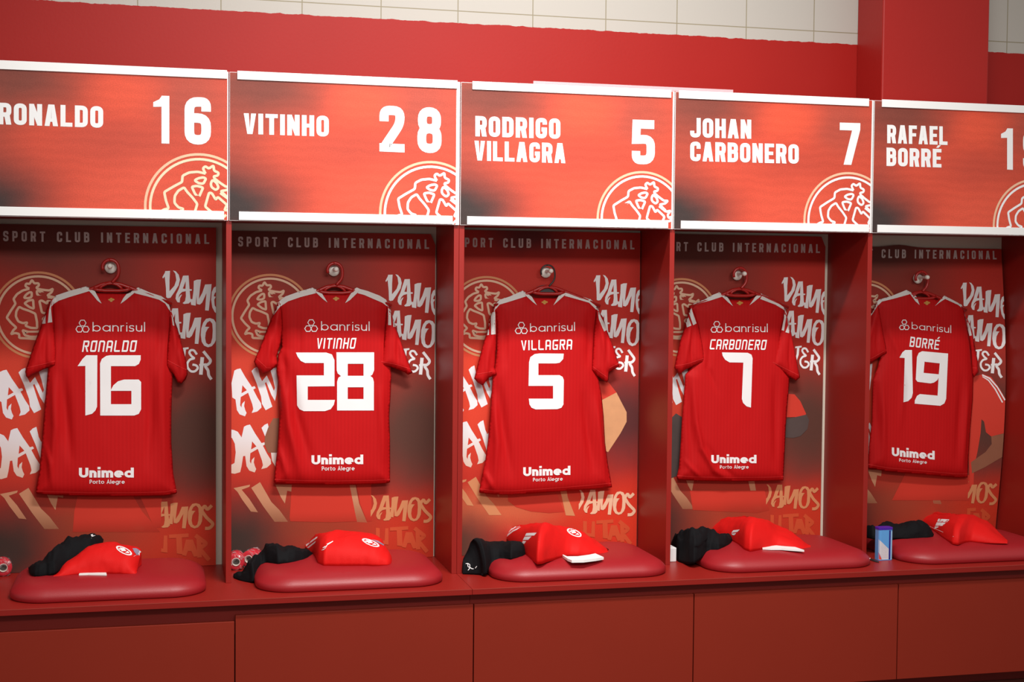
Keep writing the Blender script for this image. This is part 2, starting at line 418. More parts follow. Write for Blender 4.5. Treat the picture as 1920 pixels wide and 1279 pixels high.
# ------------------------------------------------------------------ lettering, drawn stroke by stroke (unit height, baseline 0)
def glyph(ch, w=0.52, t=0.2, r=0.14):
    S = []
    L, R, B, T = t/2, w-t/2, t/2, 1-t/2; md = 0.5
    st = lambda pts, closed=False: S.append(ribbon(rpath(pts, closed), t, closed))
    rect = lambda x0, y0, x1, y1: S.append(([(x0, y0), (x1, y0), (x1, y1), (x0, y1)], []))
    if ch == ' ': return [], w*0.75
    if ch in 'OÓ0': st([(L, B, r), (R, B, r), (R, T, r), (L, T, r)], True)
    elif ch == 'D': st([(L, B), (R, B, r), (R, T, r), (L, T)], True)
    elif ch == 'I': rect(0, 0, t, 1); return S, t
    elif ch == '1': rect(w*0.62-t*0.55, 0, w*0.62+t*0.55, 1); S.append(([(w*0.62-t*0.5, 1), (w*0.62-t*0.5, 1-t*1.15), (0.0, 0.83-t*0.35), (0.0, 0.86), (w*0.3, 0.92)], [])); return S, w*0.62+t*0.55
    elif ch == 'L': rect(0, 0, t, 1); rect(t, 0, w*0.92, t*0.92); return S, w*0.92
    elif ch == 'T': rect(w/2-t/2, 0, w/2+t/2, 1); rect(0, 1-t*0.92, w, 1)
    elif ch == 'H': rect(0, 0, t, 1); rect(w-t, 0, w, 1); rect(t, md-t*0.45, w-t, md+t*0.45)
    elif ch in 'EÉ':
        rect(0, 0, t, 1); rect(t, 1-t*0.92, w*0.9, 1); rect(t, 0, w*0.9, t*0.92); rect(t, md-t*0.42, w*0.82, md+t*0.42)
        if ch == 'É': S.append(([(w*0.35, 1.06), (w*0.6, 1.06), (w*0.85, 1.2), (w*0.55, 1.2)], []))
        return S, w*0.9
    elif ch == 'F': rect(0, 0, t, 1); rect(t, 1-t*0.92, w*0.9, 1); rect(t, md-t*0.45, w*0.82, md+t*0.42); return S, w*0.9
    elif ch == 'N': rect(0, 0, t, 1); rect(w-t, 0, w, 1); S.append(([(0, 1), (t*0.95, 1), (w, 0), (w-t*0.95, 0)], []))
    elif ch == 'V': S.append(([(0, 1), (t*1.05, 1), (w/2, 0.27), (w-t*1.05, 1), (w, 1), (w/2+t*0.55, 0), (w/2-t*0.55, 0)], []))
    elif ch == 'A':
        a = w*1.04; h = 0.62*(a/2-t*1.05)/(a/2-t*0.45)
        S.append(([(0, 0), (t*1.0, 0), (t*1.0+0.03, 0.2), (a-t-0.03, 0.2), (a-t, 0), (a, 0), (a/2+t*0.62, 1), (a/2-t*0.62, 1)], [[(t+0.065, 0.36), (a-t-0.065, 0.36), (a/2, 0.80)]])); return S, a
    elif ch == 'P': rect(0, 0, t, 1); st([(t*0.6, T), (R, T, r), (R, 0.42, r), (t*0.6, 0.42)])
    elif ch == 'R':
        rect(0, 0, t, 1); st([(t*0.6, T), (R, T, r), (R, 0.46, r), (t*0.6, 0.46)]); S.append(([(w*0.42, 0.5), (w*0.86, 0.5), (w, 0), (w-t*1.05, 0)], []))
    elif ch == 'B': rect(0, 0, t, 1); st([(t*0.6, T), (R-0.01, T, r), (R-0.01, 0.53, r*0.7), (t*0.6, 0.53)]); st([(t*0.6, 0.53), (R, 0.53, r*0.7), (R, B, r), (t*0.6, B)])
    elif ch == 'C': st([(R, 0.64), (R, T, r), (L, T, r), (L, B, r), (R, B, r), (R, 0.36)])
    elif ch == 'G': st([(R, 0.68), (R, T, r), (L, T, r), (L, B, r), (R, B, r), (R, 0.44), (w*0.52, 0.44)])
    elif ch == 'J': st([(R, 1), (R, B, r), (L, B, r), (L, 0.34)])
    elif ch == 'U': st([(L, 1), (L, B, r), (R, B, r), (R, 1)])
    elif ch == 'S': st([(R, 0.68), (R, T, r), (L, T, r), (L, 0.53, r), (R, 0.47, r), (R, B, r), (L, B, r), (L, 0.32)])
    elif ch == '2': S.append(ribbon(rpath([(L, 0.66), (L, T, r*1.3), (R, T, r*1.3), (R, 0.62, r*1.2), (L+0.02, 0.12)]), t)); rect(0, 0, w, t*0.9)
    elif ch == '5': st([(w*0.96, 1-t*0.45), (t*0.55, 1-t*0.45), (t*0.5, 0.56), (R, 0.58, r), (R, B, r), (L, B, r), (L, 0.30)])
    elif ch == '6': st([(R, 0.70), (R, T, r), (L, T, r), (L, B, r), (R, B, r), (R, 0.56, r), (L, 0.56)])
    elif ch == '7': S.append(([(0, 1), (w, 1), (w, 0.84), (w*0.58, 0), (w*0.58-t*1.05, 0), (w-t*1.1, 1-t*0.9), (0, 1-t*0.9)], []))
    elif ch == '8':
        st([(L+0.012, 0.53, r), (R-0.012, 0.53, r), (R-0.012, T, r), (L+0.012, T, r)], True); st([(L, B, r), (R, B, r), (R, 0.53, r), (L, 0.53, r)], True)
    elif ch == '9': st([(L, 0.30), (L, B, r), (R, B, r), (R, T, r), (L, T, r), (L, 0.44, r), (R, 0.44)])
    return S, w
def techno(ch, w=0.60, t=0.15, r=0.08):
    """squared slanted jersey alphabet"""
    S = []; L, R, B, T = t/2, w-t/2, t/2, 1-t/2
    st = lambda pts, closed=False: S.append(ribbon(rpath(pts, closed, 3), t, closed))
    if ch == 'O': st([(L, B, r), (R, B, r), (R, T), (L, T, r)], True)
    elif ch == 'D': st([(L, B), (R, B, r), (R, T, r), (L, T)], True)
    elif ch == 'R': st([(L, 0), (L, T), (R, T, r), (R, 0.50, r), (w*0.3, 0.50)]); S.append(([(w*0.42, 0.46), (w*0.70, 0.46), (w*1.04, 0), (w*0.76, 0)], []))
    elif ch == 'N': st([(L, 0), (L, T, r), (R, T, r*2), (R, 0)])
    elif ch == 'A': st([(L, 0), (L, T, r), (R, T, r*2), (R, 0)]); st([(L, 0.42), (R, 0.42)])
    elif ch == 'L': st([(L, 1), (L, B, r), (w, B)])
    elif ch == 'V': S.append(([(0, 1), (t, 1), (w*0.5, 0.2), (w-t, 1), (w, 1), (w*0.5+t*0.5, 0), (w*0.5-t*0.5, 0)], []))
    elif ch == 'I': st([(L, 0), (L, 1)]); return S, t
    elif ch == 'T': st([(w/2, 0), (w/2, T)]); st([(0, T), (w, T)])
    elif ch == 'H': st([(L, 0), (L, 1)]); st([(R, 0), (R, 1)]); st([(L, 0.5), (R, 0.5)])
    elif ch == 'G': st([(w, T), (L, T, r), (L, B, r), (R, B), (R, 0.45), (w*0.45, 0.45)])
    elif ch == 'C': st([(w, T), (L, T, r), (L, B, r), (w, B)])
    elif ch == 'B': st([(L, B), (R, B, r), (R, T, r), (L, T)], True); st([(L, 0.5), (R, 0.5)])
    elif ch in 'EÉ':
        st([(w, T), (L, T), (L, B), (w, B)]); st([(L, 0.5), (w*0.9, 0.5)])
        if ch == 'É': S.append(([(w*0.35, 1.10), (w*0.62, 1.10), (w*0.95, 1.32), (w*0.65, 1.32)], []))
    return S, w
def lower(ch, t=0.10, xh=0.66):
    """round sans: unit = ascender height"""
    S = []; a = xh/2-t/2; cy = xh/2; rx = a
    ln = lambda *p: S.append(ribbon(list(p), t))
    ring = lambda cx: S.append(ribbon(circle(cx, cy, rx, a, 26), t, True))
    arc = lambda cx, cy_, rx_, ry_, a0, a1, n=14: circle(cx, cy_, rx_, ry_, n, a0, a1, False)
    W = 2*rx+t
    if ch == 'b': ln((t/2, 0), (t/2, 1)); ring(rx+t/2); return S, W
    if ch == 'd': ln((W-t/2, 0), (W-t/2, 1)); ring(rx+t/2); return S, W
    if ch == 'a': ln((W-t/2, 0), (W-t/2, xh)); ring(rx+t/2); return S, W
    if ch == 'o': ring(rx+t/2); return S, W
    if ch == 'g': ln((W-t/2, xh), (W-t/2, 0)); ring(rx+t/2); S.append(ribbon([(W-t/2, 0.02)]+arc(W/2, 0.0, W/2-t/2, 0.22, 0, -PI*0.85), t)); return S, W
    if ch == 'e':
        S.append(ribbon([(t*0.6, cy-0.01), (W-t/2, cy-0.01)]+arc(W/2, cy, rx, a, 0, PI*1.75, 24)[1:], t)); return S, W
    if ch in 'nmu':
        h = xh*0.42; ww = xh*0.78
        if ch == 'u': S.append(ribbon([(t/2, xh)]+arc(ww/2, h-0.02, ww/2-t/2, h-t/2-0.02, PI, 2*PI)+[(ww-t/2, xh)], t)); ln((ww-t/2, 0), (ww-t/2, xh)); return S, ww
        ln((t/2, 0), (t/2, xh))
        S.append(ribbon(arc(ww/2, xh-h, ww/2-t/2, h-t/2, PI, 0)+[(ww-t/2, 0)], t))
        if ch == 'n': return S, ww
        x0 = ww-t
        S.append(ribbon(arc(x0+ww/2, xh-h, ww/2-t/2, h-t/2, PI, 0)+[(x0+ww-t/2, 0)], t)); return S, x0+ww
    if ch == 'r': ln((t/2, 0), (t/2, xh)); S.append(ribbon(arc(xh*0.34, xh*0.55, xh*0.34-t/2, xh*0.45-t/2, PI, PI*0.38), t)); return S, xh*0.5
    if ch in 'iı': ln((t/2, 0), (t/2, xh)); S.append(([(0, 0.84), (t, 0.84), (t, 0.84+t*1.0), (0, 0.84+t*1.0)], [])); return S, t
    if ch == 'l': ln((t/2, 0), (t/2, 1)); return S, t
    if ch == 't': ln((t, xh*1.3), (t, t/2), (t+xh*0.32, t/2)); ln((0, xh-t/2), (t+xh*0.34, xh-t/2)); return S, t+xh*0.34
    if ch == 's':
        w = xh*0.62; r = xh*0.25
        S.append(ribbon(rpath([(w-t*0.3, xh*0.80), (w-t, xh-t/2, r), (t/2, xh-t/2, r), (t/2, xh*0.54, r), (w-t/2, xh*0.46, r), (w-t/2, t/2, r), (t*0.8, t/2, r*0.6), (t*0.2, xh*0.18)]), t)); return S, w
    if ch == 'U': S.append(ribbon([(t/2, 0.98)]+arc(0.36, 0.36, 0.36-t/2, 0.36-t/2, PI, 2*PI)+[(0.72-t/2, 0.98)], t)); return S, 0.72
    if ch == 'P': ln((t/2, 0), (t/2, 0.98)); S.append(ribbon(rpath([(t/2, 0.98-t/2), (0.52-t/2, 0.98-t/2, 0.2), (0.52-t/2, 0.42, 0.2), (t/2, 0.42)]), t)); return S, 0.52
    if ch == 'A': S.append(ribbon([(t*0.4, 0), (0.34, 0.97), (0.68-t*0.4, 0)], t)); ln((0.14, 0.3), (0.54, 0.3)); return S, 0.68
    return S, 0.28
def layout(text, quad, font, gap, **k):
    """set a line of text into a quad of pixels: TL, TR, BR, BL"""
    x = 0; out = []
    for ch in text:
        s, w = font(ch, **k)
        out += [([(px+x, py) for px, py in o], [[(px+x, py) for px, py in h] for h in hs]) for o, hs in s]
        x += w+gap
    Wd = x-gap; TL, TR, BR, BL = [Vector(q) for q in quad]
    def f(p):
        a = p[0]/Wd; b = p[1]
        q = (BL*(1-a)+BR*a)*(1-b)+(TL*(1-a)+TR*a)*b; return (q.x, q.y)
    return [([f(p) for p in o], [[f(p) for p in h] for h in hs]) for o, hs in out]
def box4(x0, x1, y0, y1): return [(x0, y0), (x1, y0), (x1, y1), (x0, y1)]

# ------------------------------------------------------------------ the setting
W = 0.78                                      # pitch of the cubicles
YB = 0.31                                     # face of the printed back sheets
o = box('wall_back', -3.0, 6.5, 0.345, 0.445, 0.0, ZB+2.6, 'wall', bev=0); o['kind'] = 'structure'
o = box('wall_pillar', 3.23, 3.685, 0.139, 0.345, ZB+1.706, ZB+2.6, 'pillar', bev=0.006); o['kind'] = 'structure'
o = box('floor', -3.0, 6.5, -6.2, 0.445, -0.06, 0.0, 'floor', bev=0); o['kind'] = 'structure'

# ------------------------------------------------------------------ lockers: two units that meet in the double divider
def locker_unit(x0, x1, divs, label):
    t = thing('locker_unit', label, 'locker', ((x0+x1)/2, 0.16, ZB), 'open locker units along the wall')
    for a in divs: box('divider', a-0.009, a+0.009, 0.0, 0.327, ZB, ZB+1.69, 'lacquer', t, 0.0008)
    box('shelf', x0, x1, 0.004, 0.327, ZB+1.217, ZB+1.235, 'lacquer', t, 0.0005)
    box('top_board', x0, x1, 0.004, 0.327, ZB+1.690, ZB+1.704, 'lacquer', t, 0.0005)
    box('back_board', x0, x1, 0.327, 0.343, ZB, ZB+1.69, 'backing', t, 0.0, label='cream back board')
    return t
locker_unit(0.0, 2*W, (0.010, W, 2*W-0.0092), 'open red locker unit left of the double divider, holding shirts 16 and 28')
locker_unit(2*W+0.0004, 5*W, (2*W+0.0096, 3*W, 4*W, 5*W-0.0092), 'open red locker unit right of the double divider, holding shirts 5, 7 and 19')

YD, YBF = -0.236, -0.256
def bench(x0, x1, seams, tops, label, lastx):
    t = thing('bench', label, 'bench', ((x0+x1)/2, 0.0, 0.0), 'red benches under the lockers')
    box('seat_board', x0, x1, YBF, 0.343, ZB-0.019, ZB, 'lacquer', t, 0.0012)
    box('recessed_rail', x0, x1, -0.2175, -0.200, ZB-0.12, ZB-0.019, 'rail', t, 0.0005, label='dark recessed finger rail')
    box('carcass', x0, x1, -0.172, 0.343, 0.055, ZB-0.019, 'rail', t, 0.0)
    box('plinth', x0, x1, -0.16, -0.14, 0.0, 0.055, 'rail', t, 0.0)
    bm = bmesh.new(); bm_box(bm, x0+0.001, x1-0.001, YBF-0.0003, YBF+0.0006, ZB-0.0012, ZB+0.0001); bm_obj('edge_wear_highlight', bm, 'edge_highlight', t, label='pale worn front edge with a painted highlight')  # pale strip paints the highlight line along the worn front edge
    xs = seams
    for i in range(len(xs)-1):
        d = box('drawer_front', xs[i]+0.0018, xs[i+1]-0.0018, YD, YD+0.018, ZB-0.400, ZB+tops[i], 'door', t, 0.0012)
        box('drawer_box', xs[i]+0.02, xs[i+1]-0.02, YD+0.0182, -0.173, ZB-0.395, ZB-0.122, 'gap', d, 0.0)
    return t
def sx(u, v): return onY(u, v, YD).x
S1, S2, S3, S4 = sx(440.5, 1165), sx(888.3, 1150), sx(1301.2, 1140), sx(1684.5, 1110)
bench(-0.02, 2*W, (S1-0.80, S1, S2), (-0.0745, -0.0555), 'red bench left of the double divider, its left drawer front hung lower', 0)
bench(2*W+0.0008, 5*W, (S2, S3, S4, S4+0.78), (-0.0555, -0.0550, -0.0550), 'red bench right of the double divider with three drawer fronts in view', 0)

# ------------------------------------------------------------------ the club crest: line art in a unit circle, read from the printed sheets
def cA(pts): return [((x-385)/420, (578-y)/420) for x, y in pts]
def cB(pts):
    out = []; a = math.radians(27.5); c, s = math.cos(a), math.sin(a)
    for x, y in pts:
        px, py = (x-900)/876, (1138-y)/876; out.append((px*c-py*s, px*s+py*c))
    return out
CR = []   # (path, closed, width, outer ring?)
CR_OUT = cA([(300, 318), (262, 292), (272, 266), (303, 272), (325, 231), (347, 266), (386, 262), (392, 285), (366, 306), (376, 318), (430, 328), (488, 334), (521, 316), (510, 350), (468, 384), (500, 392), (545, 405)])
CREST = [
    (cA([(300, 318), (240, 335), (185, 372), (152, 420), (172, 465), (130, 530), (88, 602), (130, 655), (178, 700), (152, 722), (128, 765), (165, 752), (204, 762), (204, 802), (280, 806), (350, 812), (430, 806), (520, 770)]), False),
    (CR_OUT, False),
    (cA([(250, 408), (268, 378), (300, 352), (322, 352), (322, 398), (290, 412)]), True),
    (cA([(254, 462), (288, 436), (335, 426), (341, 514), (302, 500)]), True),
    (cA([(370, 336), (410, 342), (441, 368), (430, 396), (390, 391), (372, 370)]), True),
    (cA([(205, 495), (178, 540), (173, 590), (196, 640), (240, 657), (280, 648), (262, 682), (310, 702), (372, 706), (370, 640), (355, 562), (300, 536), (240, 515)]), True),
    (cA([(235, 725), (290, 742), (378, 740), (470, 725), (430, 770), (360, 790), (310, 790), (256, 775)]), True),
    (cB([(1370, 990), (1460, 970), (1400, 1050), (1425, 1110), (1480, 1080), (1460, 1165), (1300, 1175), (1342, 1085), (1190, 955), (1160, 1005), (1095, 895), (1050, 890), (985, 1120), (1110, 1225), (1240, 1330), (1330, 1250)]), False),
    (cB([(1230, 890), (1370, 990)]), False),
    (cB([(930, 1245), (1010, 1225), (1130, 1350), (1180, 1450), (1060, 1450), (980, 1350)]), True),
]
def crest_shapes(cx, cz, R, ang, lw):
    a = math.radians(ang); c, s = math.cos(a), math.sin(a)
    mp = lambda p: (cx+R*(p[0]*c-p[1]*s), cz+R*(p[0]*s+p[1]*c))
    ins = [ribbon(rpath([(*mp(p), R*0.03) for p in path], cl, 3), lw, cl) for path, cl in CREST]
    ins.append(ribbon(circle(cx, cz, R*0.91, n=72), lw, True))
    return ins, [ribbon(circle(cx, cz, R, n=72), lw, True)]

# ------------------------------------------------------------------ name boards above the cubicles
YH = -0.0088
NAMES = [
    ('16', [('RONALDO', [(-3, 192.5), (193.5, 199.5), (193.5, 240), (-3, 233)])],
     [('1', [(287.4, 179), (317.5, 180), (317.5, 269.5), (287.4, 268.5)]), ('6', [(346, 181.5), (395.5, 183), (395.5, 272), (346, 270.5)])]),
    ('28', [('VITINHO', [(457, 212.3), (616.5, 217.3), (616.5, 256.4), (457, 251)])],
     [('2', [(711.5, 197.8), (758.5, 199.5), (758.5, 286), (711.5, 284)]), ('8', [(782.6, 200.3), (827.8, 202), (827.8, 288), (782.6, 286)])]),
    ('5', [('RODRIGO', [(891.3, 217.5), (1050.6, 222.5), (1050.6, 260.6), (891.3, 255.6)]), ('VILLAGRA', [(889.5, 263.8), (1060, 268.8), (1060, 306.3), (889.5, 300.8)])],
     [('5', [(1185, 225), (1228.5, 226.5), (1227.5, 309), (1184.5, 307.5)])]),
    ('7', [('JOHAN', [(1294, 220.9), (1408.4, 224.6), (1408.4, 260.3), (1294, 257.5)]), ('CARBONERO', [(1294, 265.4), (1497.5, 270.8), (1497.5, 307.2), (1294, 302)])],
     [('7', [(1574.5, 229.8), (1613, 231), (1612, 309.8), (1574, 308.6)])]),
    ('19', [('RAFAEL', [(1663.3, 234), (1776.4, 237.3), (1776.4, 272), (1663.3, 268.5)]), ('BORRÉ', [(1662, 276.7), (1765, 279.5), (1765, 314.2), (1662, 311.2)])],
     [('1', [(1876.8, 240.3), (1899, 241), (1899, 318.5), (1876.8, 317.5)]), ('9', [(1918, 242.5), (1957, 244), (1957, 321.5), (1918, 320)])]),
]
HEAD = blob_print('orange_print', (0.59, 0.074, 0.041), [
    (0.10, 0.44, 0.30, 0.15, (0.11, 0.045, 0.035), 0.80), (0.02, 0.30, 0.16, 0.16, (0.26, 0.055, 0.038), 0.55),
    (-0.01, 0.05, 0.32, 0.20, (0.050, 0.034, 0.032), 1.0), (0.64, 0.40, 0.20, 0.15, (0.30, 0.07, 0.05), 0.55),
    (0.46, 0.24, 0.30, 0.08, (0.40, 0.06, 0.04), 0.40), (0.44, 0.40, 0.16, 0.10, (0.72, 0.092, 0.046), 0.8), (0.50, 0.08, 0.26, 0.14, (0.70, 0.098, 0.055), 0.7)],
    0.45, 0.12, 0.2, streak=0.03)
TOPS = [(0.030, 0.773), (0.8065, 1.5475), (1.600, 2.324), (2.353, 3.0975), (3.1505, 3.875)]
BOTS = [(0.030, 0.764), (0.812, 1.534), (1.585, 2.319), (2.367, 3.108), (3.1415, 3.87)]
EDGE = [0.0035, 0.0125, 0.006, 0.006, 0.006]
for k, (num, lines, digits) in enumerate(NAMES):
    xl, xr = k*W+0.0015, (k+1)*W-0.0025; zb, zt = ZB+1.212, ZB+1.701
    t = thing('name_board', 'orange printed name board with the white number %s, above the shirt of that number' % num, 'sign', (xl, YH, zb), 'printed name boards along the top of the lockers')
    box('board', xl, xr, YH, -0.0002, zb, zt, 'white', t, 0.0)
    ww = EDGE[k]
    obj('print_sheet', [(xl+0.001, YH-0.0004, zb+0.0012), (xr-ww, YH-0.0004, zb+0.0012), (xr-ww, YH-0.0004, zt-0.0012), (xl+0.001, YH-0.0004, zt-0.0012)], [(0, 1, 2, 3)], HEAD, t)
    bm = bmesh.new(); bm_box(bm, TOPS[k][0], TOPS[k][1], YH-0.0045, YH-0.0005, ZB+1.6775, ZB+1.7055, 0.0006); bm_obj('white_strip', bm, 'white', t)
    bm = bmesh.new(); bm_box(bm, BOTS[k][0], BOTS[k][1], YH-0.0045, YH-0.0005, ZB+1.2145, ZB+1.2425, 0.0006); bm_obj('white_strip', bm, 'white', t)
    sh = []
    for txt, q in lines: sh += layout(txt, q, glyph, 0.10, w=0.53, t=0.205, r=0.16)
    flat_print('name_lettering', sh, YH-0.0004, 'ink_white', t)
    sh = []
    for txt, q in digits: sh += layout(txt, q, glyph, 0.1, w=0.55, t=0.20, r=0.19)
    flat_print('number', sh, YH-0.0004, 'ink_white', t)
    R = (0.174, 0.176, 0.166, 0.176, 0.174)[k]; cx = (0.5115, 0.5038, 0.4961, 0.5079, 0.5083)[k]+k*W+R; cz = ZB+(1.427, 1.4247, 1.4113, 1.430, 1.426)[k]-R
    clip = [(Vector((xr-ww, 0, 0)), Vector((1, 0, 0))), (Vector((0, 0, zb+0.0015)), Vector((0, 0, -1)))]
    i_, o_ = crest_shapes(cx, cz, R, -27.5, 0.0083)
    flat_print('crest', i_, YH-0.0004, 'ink_cream' if k in (0,) else 'ink_white', t, pix=False, clip=clip)
    flat_print('crest_ring', o_, YH-0.0004, 'ink_peach', t, pix=False, clip=clip)

bm = bmesh.new(); bm_box(bm, 1.823, 2.570, 0.012, 0.015, ZB+1.704, ZB+1.7195, 0.0003)
o = bm_obj('acrylic_strip', bm, 'acrylic'); tag(o, 'clear acrylic strip standing behind the top edges of the boards numbered 5 and 7', 'strip')

# ------------------------------------------------------------------ printed back sheets, with their graffiti
XR = [onY(405, 600, YB).x, onY(815.5, 600, YB).x, onY(1198.8, 600, YB).x, onY(1545.2, 600, YB).x, 3.871]
TOPZ = [1.199, 1.190, 1.208, 1.207, 1.172]
PW = [0.742, 0.742, 0.748, 0.742, 0.736]
def curl(k, x, z):
    """how far the sheet stands off the back board"""
    if k != 4: return 0.0
    a = max(0.0, min(1.0, (x-(XR[4]-0.34))/0.34)); h = max(0.0, min(1.0, (z-ZB)/1.17))
    return -0.052*a*a*math.sin(PI*h)**1.1
def local(k_from, pts):
    """pixels on the sheet of one cubicle -> metres from the sheet's right edge, and height over the bench"""
    return [(onY(u, v, YB).x-XR[k_from], onY(u, v, YB).z-ZB) for u, v in pts]
c0 = lambda pts: local(0, Zm(300, 490, 5.56, pts))
g0 = lambda pts: local(0, Zm(0, 660, 5.33, pts))
VV = [(55, 102), (105, 100), (99, 200), (99, 312), (150, 255), (170, 195), (160, 130), (135, 95), (165, 105), (195, 140), (208, 190), (195, 250), (150, 322), (110, 380), (80, 385), (65, 375), (62, 280), (54, 200), (49, 160), (30, 180), (25, 165), (50, 120)]
AL = [(240, 150), (268, 149), (272, 195), (238, 285), (264, 288), (264, 312), (230, 320), (204, 345), (190, 385), (214, 352), (230, 345), (209, 385), (205, 430), (180, 425), (162, 390), (168, 345), (195, 290), (215, 225)]
AR = [(262, 150), (298, 148), (304, 230), (308, 290), (332, 292), (332, 306), (310, 308), (316, 380), (324, 415), (300, 440), (250, 445), (236, 436), (262, 412), (270, 360), (268, 310), (258, 309), (258, 288), (266, 286), (268, 200)]
MM = [(352, 205), (385, 192), (428, 190), (415, 290), (405, 395), (440, 330), (470, 242), (538, 238), (528, 340), (508, 515), (470, 512), (478, 400), (485, 330), (440, 430), (415, 452), (384, 445), (379, 350), (372, 462), (325, 455), (316, 395), (338, 395), (350, 300)]
OP = [(590, 258), (560, 275), (540, 320), (533, 400), (545, 480), (570, 530), (590, 545), (590, 492), (570, 460), (565, 400), (582, 370), (560, 365), (572, 330), (590, 318)]
OO = [(583, 640), (560, 605), (520, 592), (480, 600), (450, 640), (430, 700), (425, 770), (435, 840), (460, 880), (500, 897), (540, 885), (570, 850), (586, 810), (592, 730)]
OH = [(520, 620), (490, 640), (470, 682), (515, 685), (500, 700), (478, 740), (470, 800), (480, 850), (505, 868), (530, 855), (545, 800), (550, 720), (545, 650)]
sh_ = lambda p, dx, dy: [(x+dx, y+dy) for x, y in p]
TX = [
    (c0(VV), []), (c0(AL), []), (c0(AR), []), (c0(MM), []), (c0(OP), []),
    (c0(sh_(VV, -112, 338)), []), (c0(sh_(AL, -110, 341)), []), (c0(sh_(AR, -110, 341)), []), (c0(sh_(MM, -108, 347)), []), (c0(OO), [c0(OH)]),
    (c0([(215, 905), (298, 895), (298, 915), (270, 920), (262, 1000), (240, 1060), (215, 1060), (235, 990), (238, 922), (215, 925)]), [])]
TX.append(ribbon(rpath([(*p, 0.006) for p in c0([(384, 972), (355, 926), (318, 925), (302, 952), (330, 992), (362, 1012), (312, 1022), (283, 1062), (287, 1110), (322, 1150), (365, 1150), (400, 1112), (378, 1082), (338, 1078)])], False, 3), 0.0078))
TX.append(ribbon(c0([(441, 1000), (425, 1182)]), 0.0125))
TX.append(ribbon(rpath([(*p, 0.006) for p in c0([(452, 938), (490, 985), (530, 1035), (515, 1066), (468, 1092), (502, 1135), (506, 1190), (536, 1232)])], False, 3), 0.0100))
TX.append(ribbon(c0([(408, 1082), (482, 1074)]), 0.0075))
A1 = [(-30, 330), (0, 200), (30, 185), (65, 178), (120, 270), (190, 370), (220, 362), (232, 382), (205, 397), (250, 480), (290, 540), (295, 585), (250, 625), (190, 640), (207, 600), (196, 550), (150, 430), (70, 475), (65, 560), (78, 585), (85, 545), (115, 515), (108, 570), (120, 610), (135, 640), (118, 675), (60, 655), (30, 610), (14, 500), (-20, 480)]
A1H = [(88, 352), (136, 405), (78, 436)]
M1 = [(185, 205), (215, 175), (252, 158), (275, 260), (300, 310), (350, 250), (400, 350), (428, 410), (440, 380), (415, 280), (385, 185), (480, 160), (470, 320), (455, 450), (440, 515), (400, 450), (345, 320), (330, 330), (375, 470), (412, 575), (340, 612), (300, 545), (290, 470), (240, 330)]
BX = [(g0(A1), [g0(A1H)]), (g0(M1), []), (g0(sh_(A1, 108, 583)), [g0(sh_(A1H, 108, 583))]), (g0(sh_(M1, 112, 590)), []),
      (g0([(-110, 800), (0, 818), (40, 835), (80, 890), (98, 960), (102, 1025), (124, 1020), (124, 1085), (100, 1090), (85, 1190), (70, 1255), (12, 1272), (-60, 1262), (-30, 1180), (8, 1160), (20, 1050), (10, 960), (-20, 900), (-80, 880)]), [])]
b1 = lambda pts: local(1, Zm(420, 900, 3.374, pts))
FX = [(b1([(60, 52), (165, 30), (160, 44), (112, 62), (160, 120), (215, 205), (170, 200), (115, 125), (85, 75)]), []),
      (b1([(172, 50), (228, 14), (300, 140), (350, 190), (405, 265), (320, 265), (250, 170)]), []),
      (b1([(325, 30), (435, 30), (430, 75), (400, 68), (385, 150), (360, 110)]), []),
      (b1([(785, 32), (832, 32), (855, 150), (905, 270), (842, 266), (815, 150)]), [])]
def fit(p, box_from, box_to):
    (a0, a1, a2, a3), (q0, q1, q2, q3) = box_from, box_to
    return [(q0+(x-a0)/(a1-a0)*(q1-q0), q2+(y-a2)/(a3-a2)*(q3-q2)) for x, y in p]
SMALL = [(b1(fit(VV, (25, 208, 95, 385), (868, 968, 95, 255))), []),
         (b1(fit(AL, (162, 332, 148, 445), (962, 1062, 98, 258))), []), (b1(fit(AR, (162, 332, 148, 445), (962, 1062, 98, 258))), []),
         (b1(fit(MM, (316, 538, 190, 515), (1040, 1165, 105, 262))), []),
         (b1(fit(OO, (425, 592, 592, 897), (1160, 1248, 108, 262))), [b1(fit(OH, (425, 592, 592, 897), (1160, 1248, 108, 262)))]),
         ribbon(rpath([(*p, 0.008) for p in b1([(1303, 122), (1275, 150), (1262, 122), (1240, 150), (1270, 195), (1312, 235), (1290, 262), (1262, 262)])], False, 3), 0.0115)]
FAINT = [(b1([(960, 302), (985, 305), (985, 380), (1015, 385), (1020, 305), (1040, 305), (1040, 410), (960, 400)]), []),
         (b1([(1050, 300), (1165, 292), (1165, 315), (1125, 318), (1130, 420), (1095, 415), (1092, 320), (1050, 322)]), []),
         (b1([(1150, 330), (1190, 330), (1225, 430), (1195, 435), (1180, 400), (1160, 400), (1150, 430), (1125, 425)]), []),
         ribbon(b1([(1225, 320), (1228, 440)]), 0.016), ribbon(rpath([(*p, 0.008) for p in b1([(1205, 305), (1270, 355), (1228, 385), (1285, 455)])], False, 3), 0.015)]
TITLE_ALL = [(local(1, o_), [local(1, h) for h in hs]) for o_, hs in layout('SPORT CLUB INTERNACIONAL', [(446.5, 443.6), (804.5, 449.2), (804.5, 466.9), (446.5, 462.2)], glyph, 0.36, w=0.50, t=0.19, r=0.13)]
_tx = lambda sp: min(p[0] for p in sp[0])
_x1, _x2 = local(1, [(535, 450)])[0][0], local(1, [(612, 450)])[0][0]
TITLE = [[q for q in TITLE_ALL if _tx(q) < _x1], [q for q in TITLE_ALL if _x1 <= _tx(q) < _x2], [q for q in TITLE_ALL if _tx(q) >= _x2]]
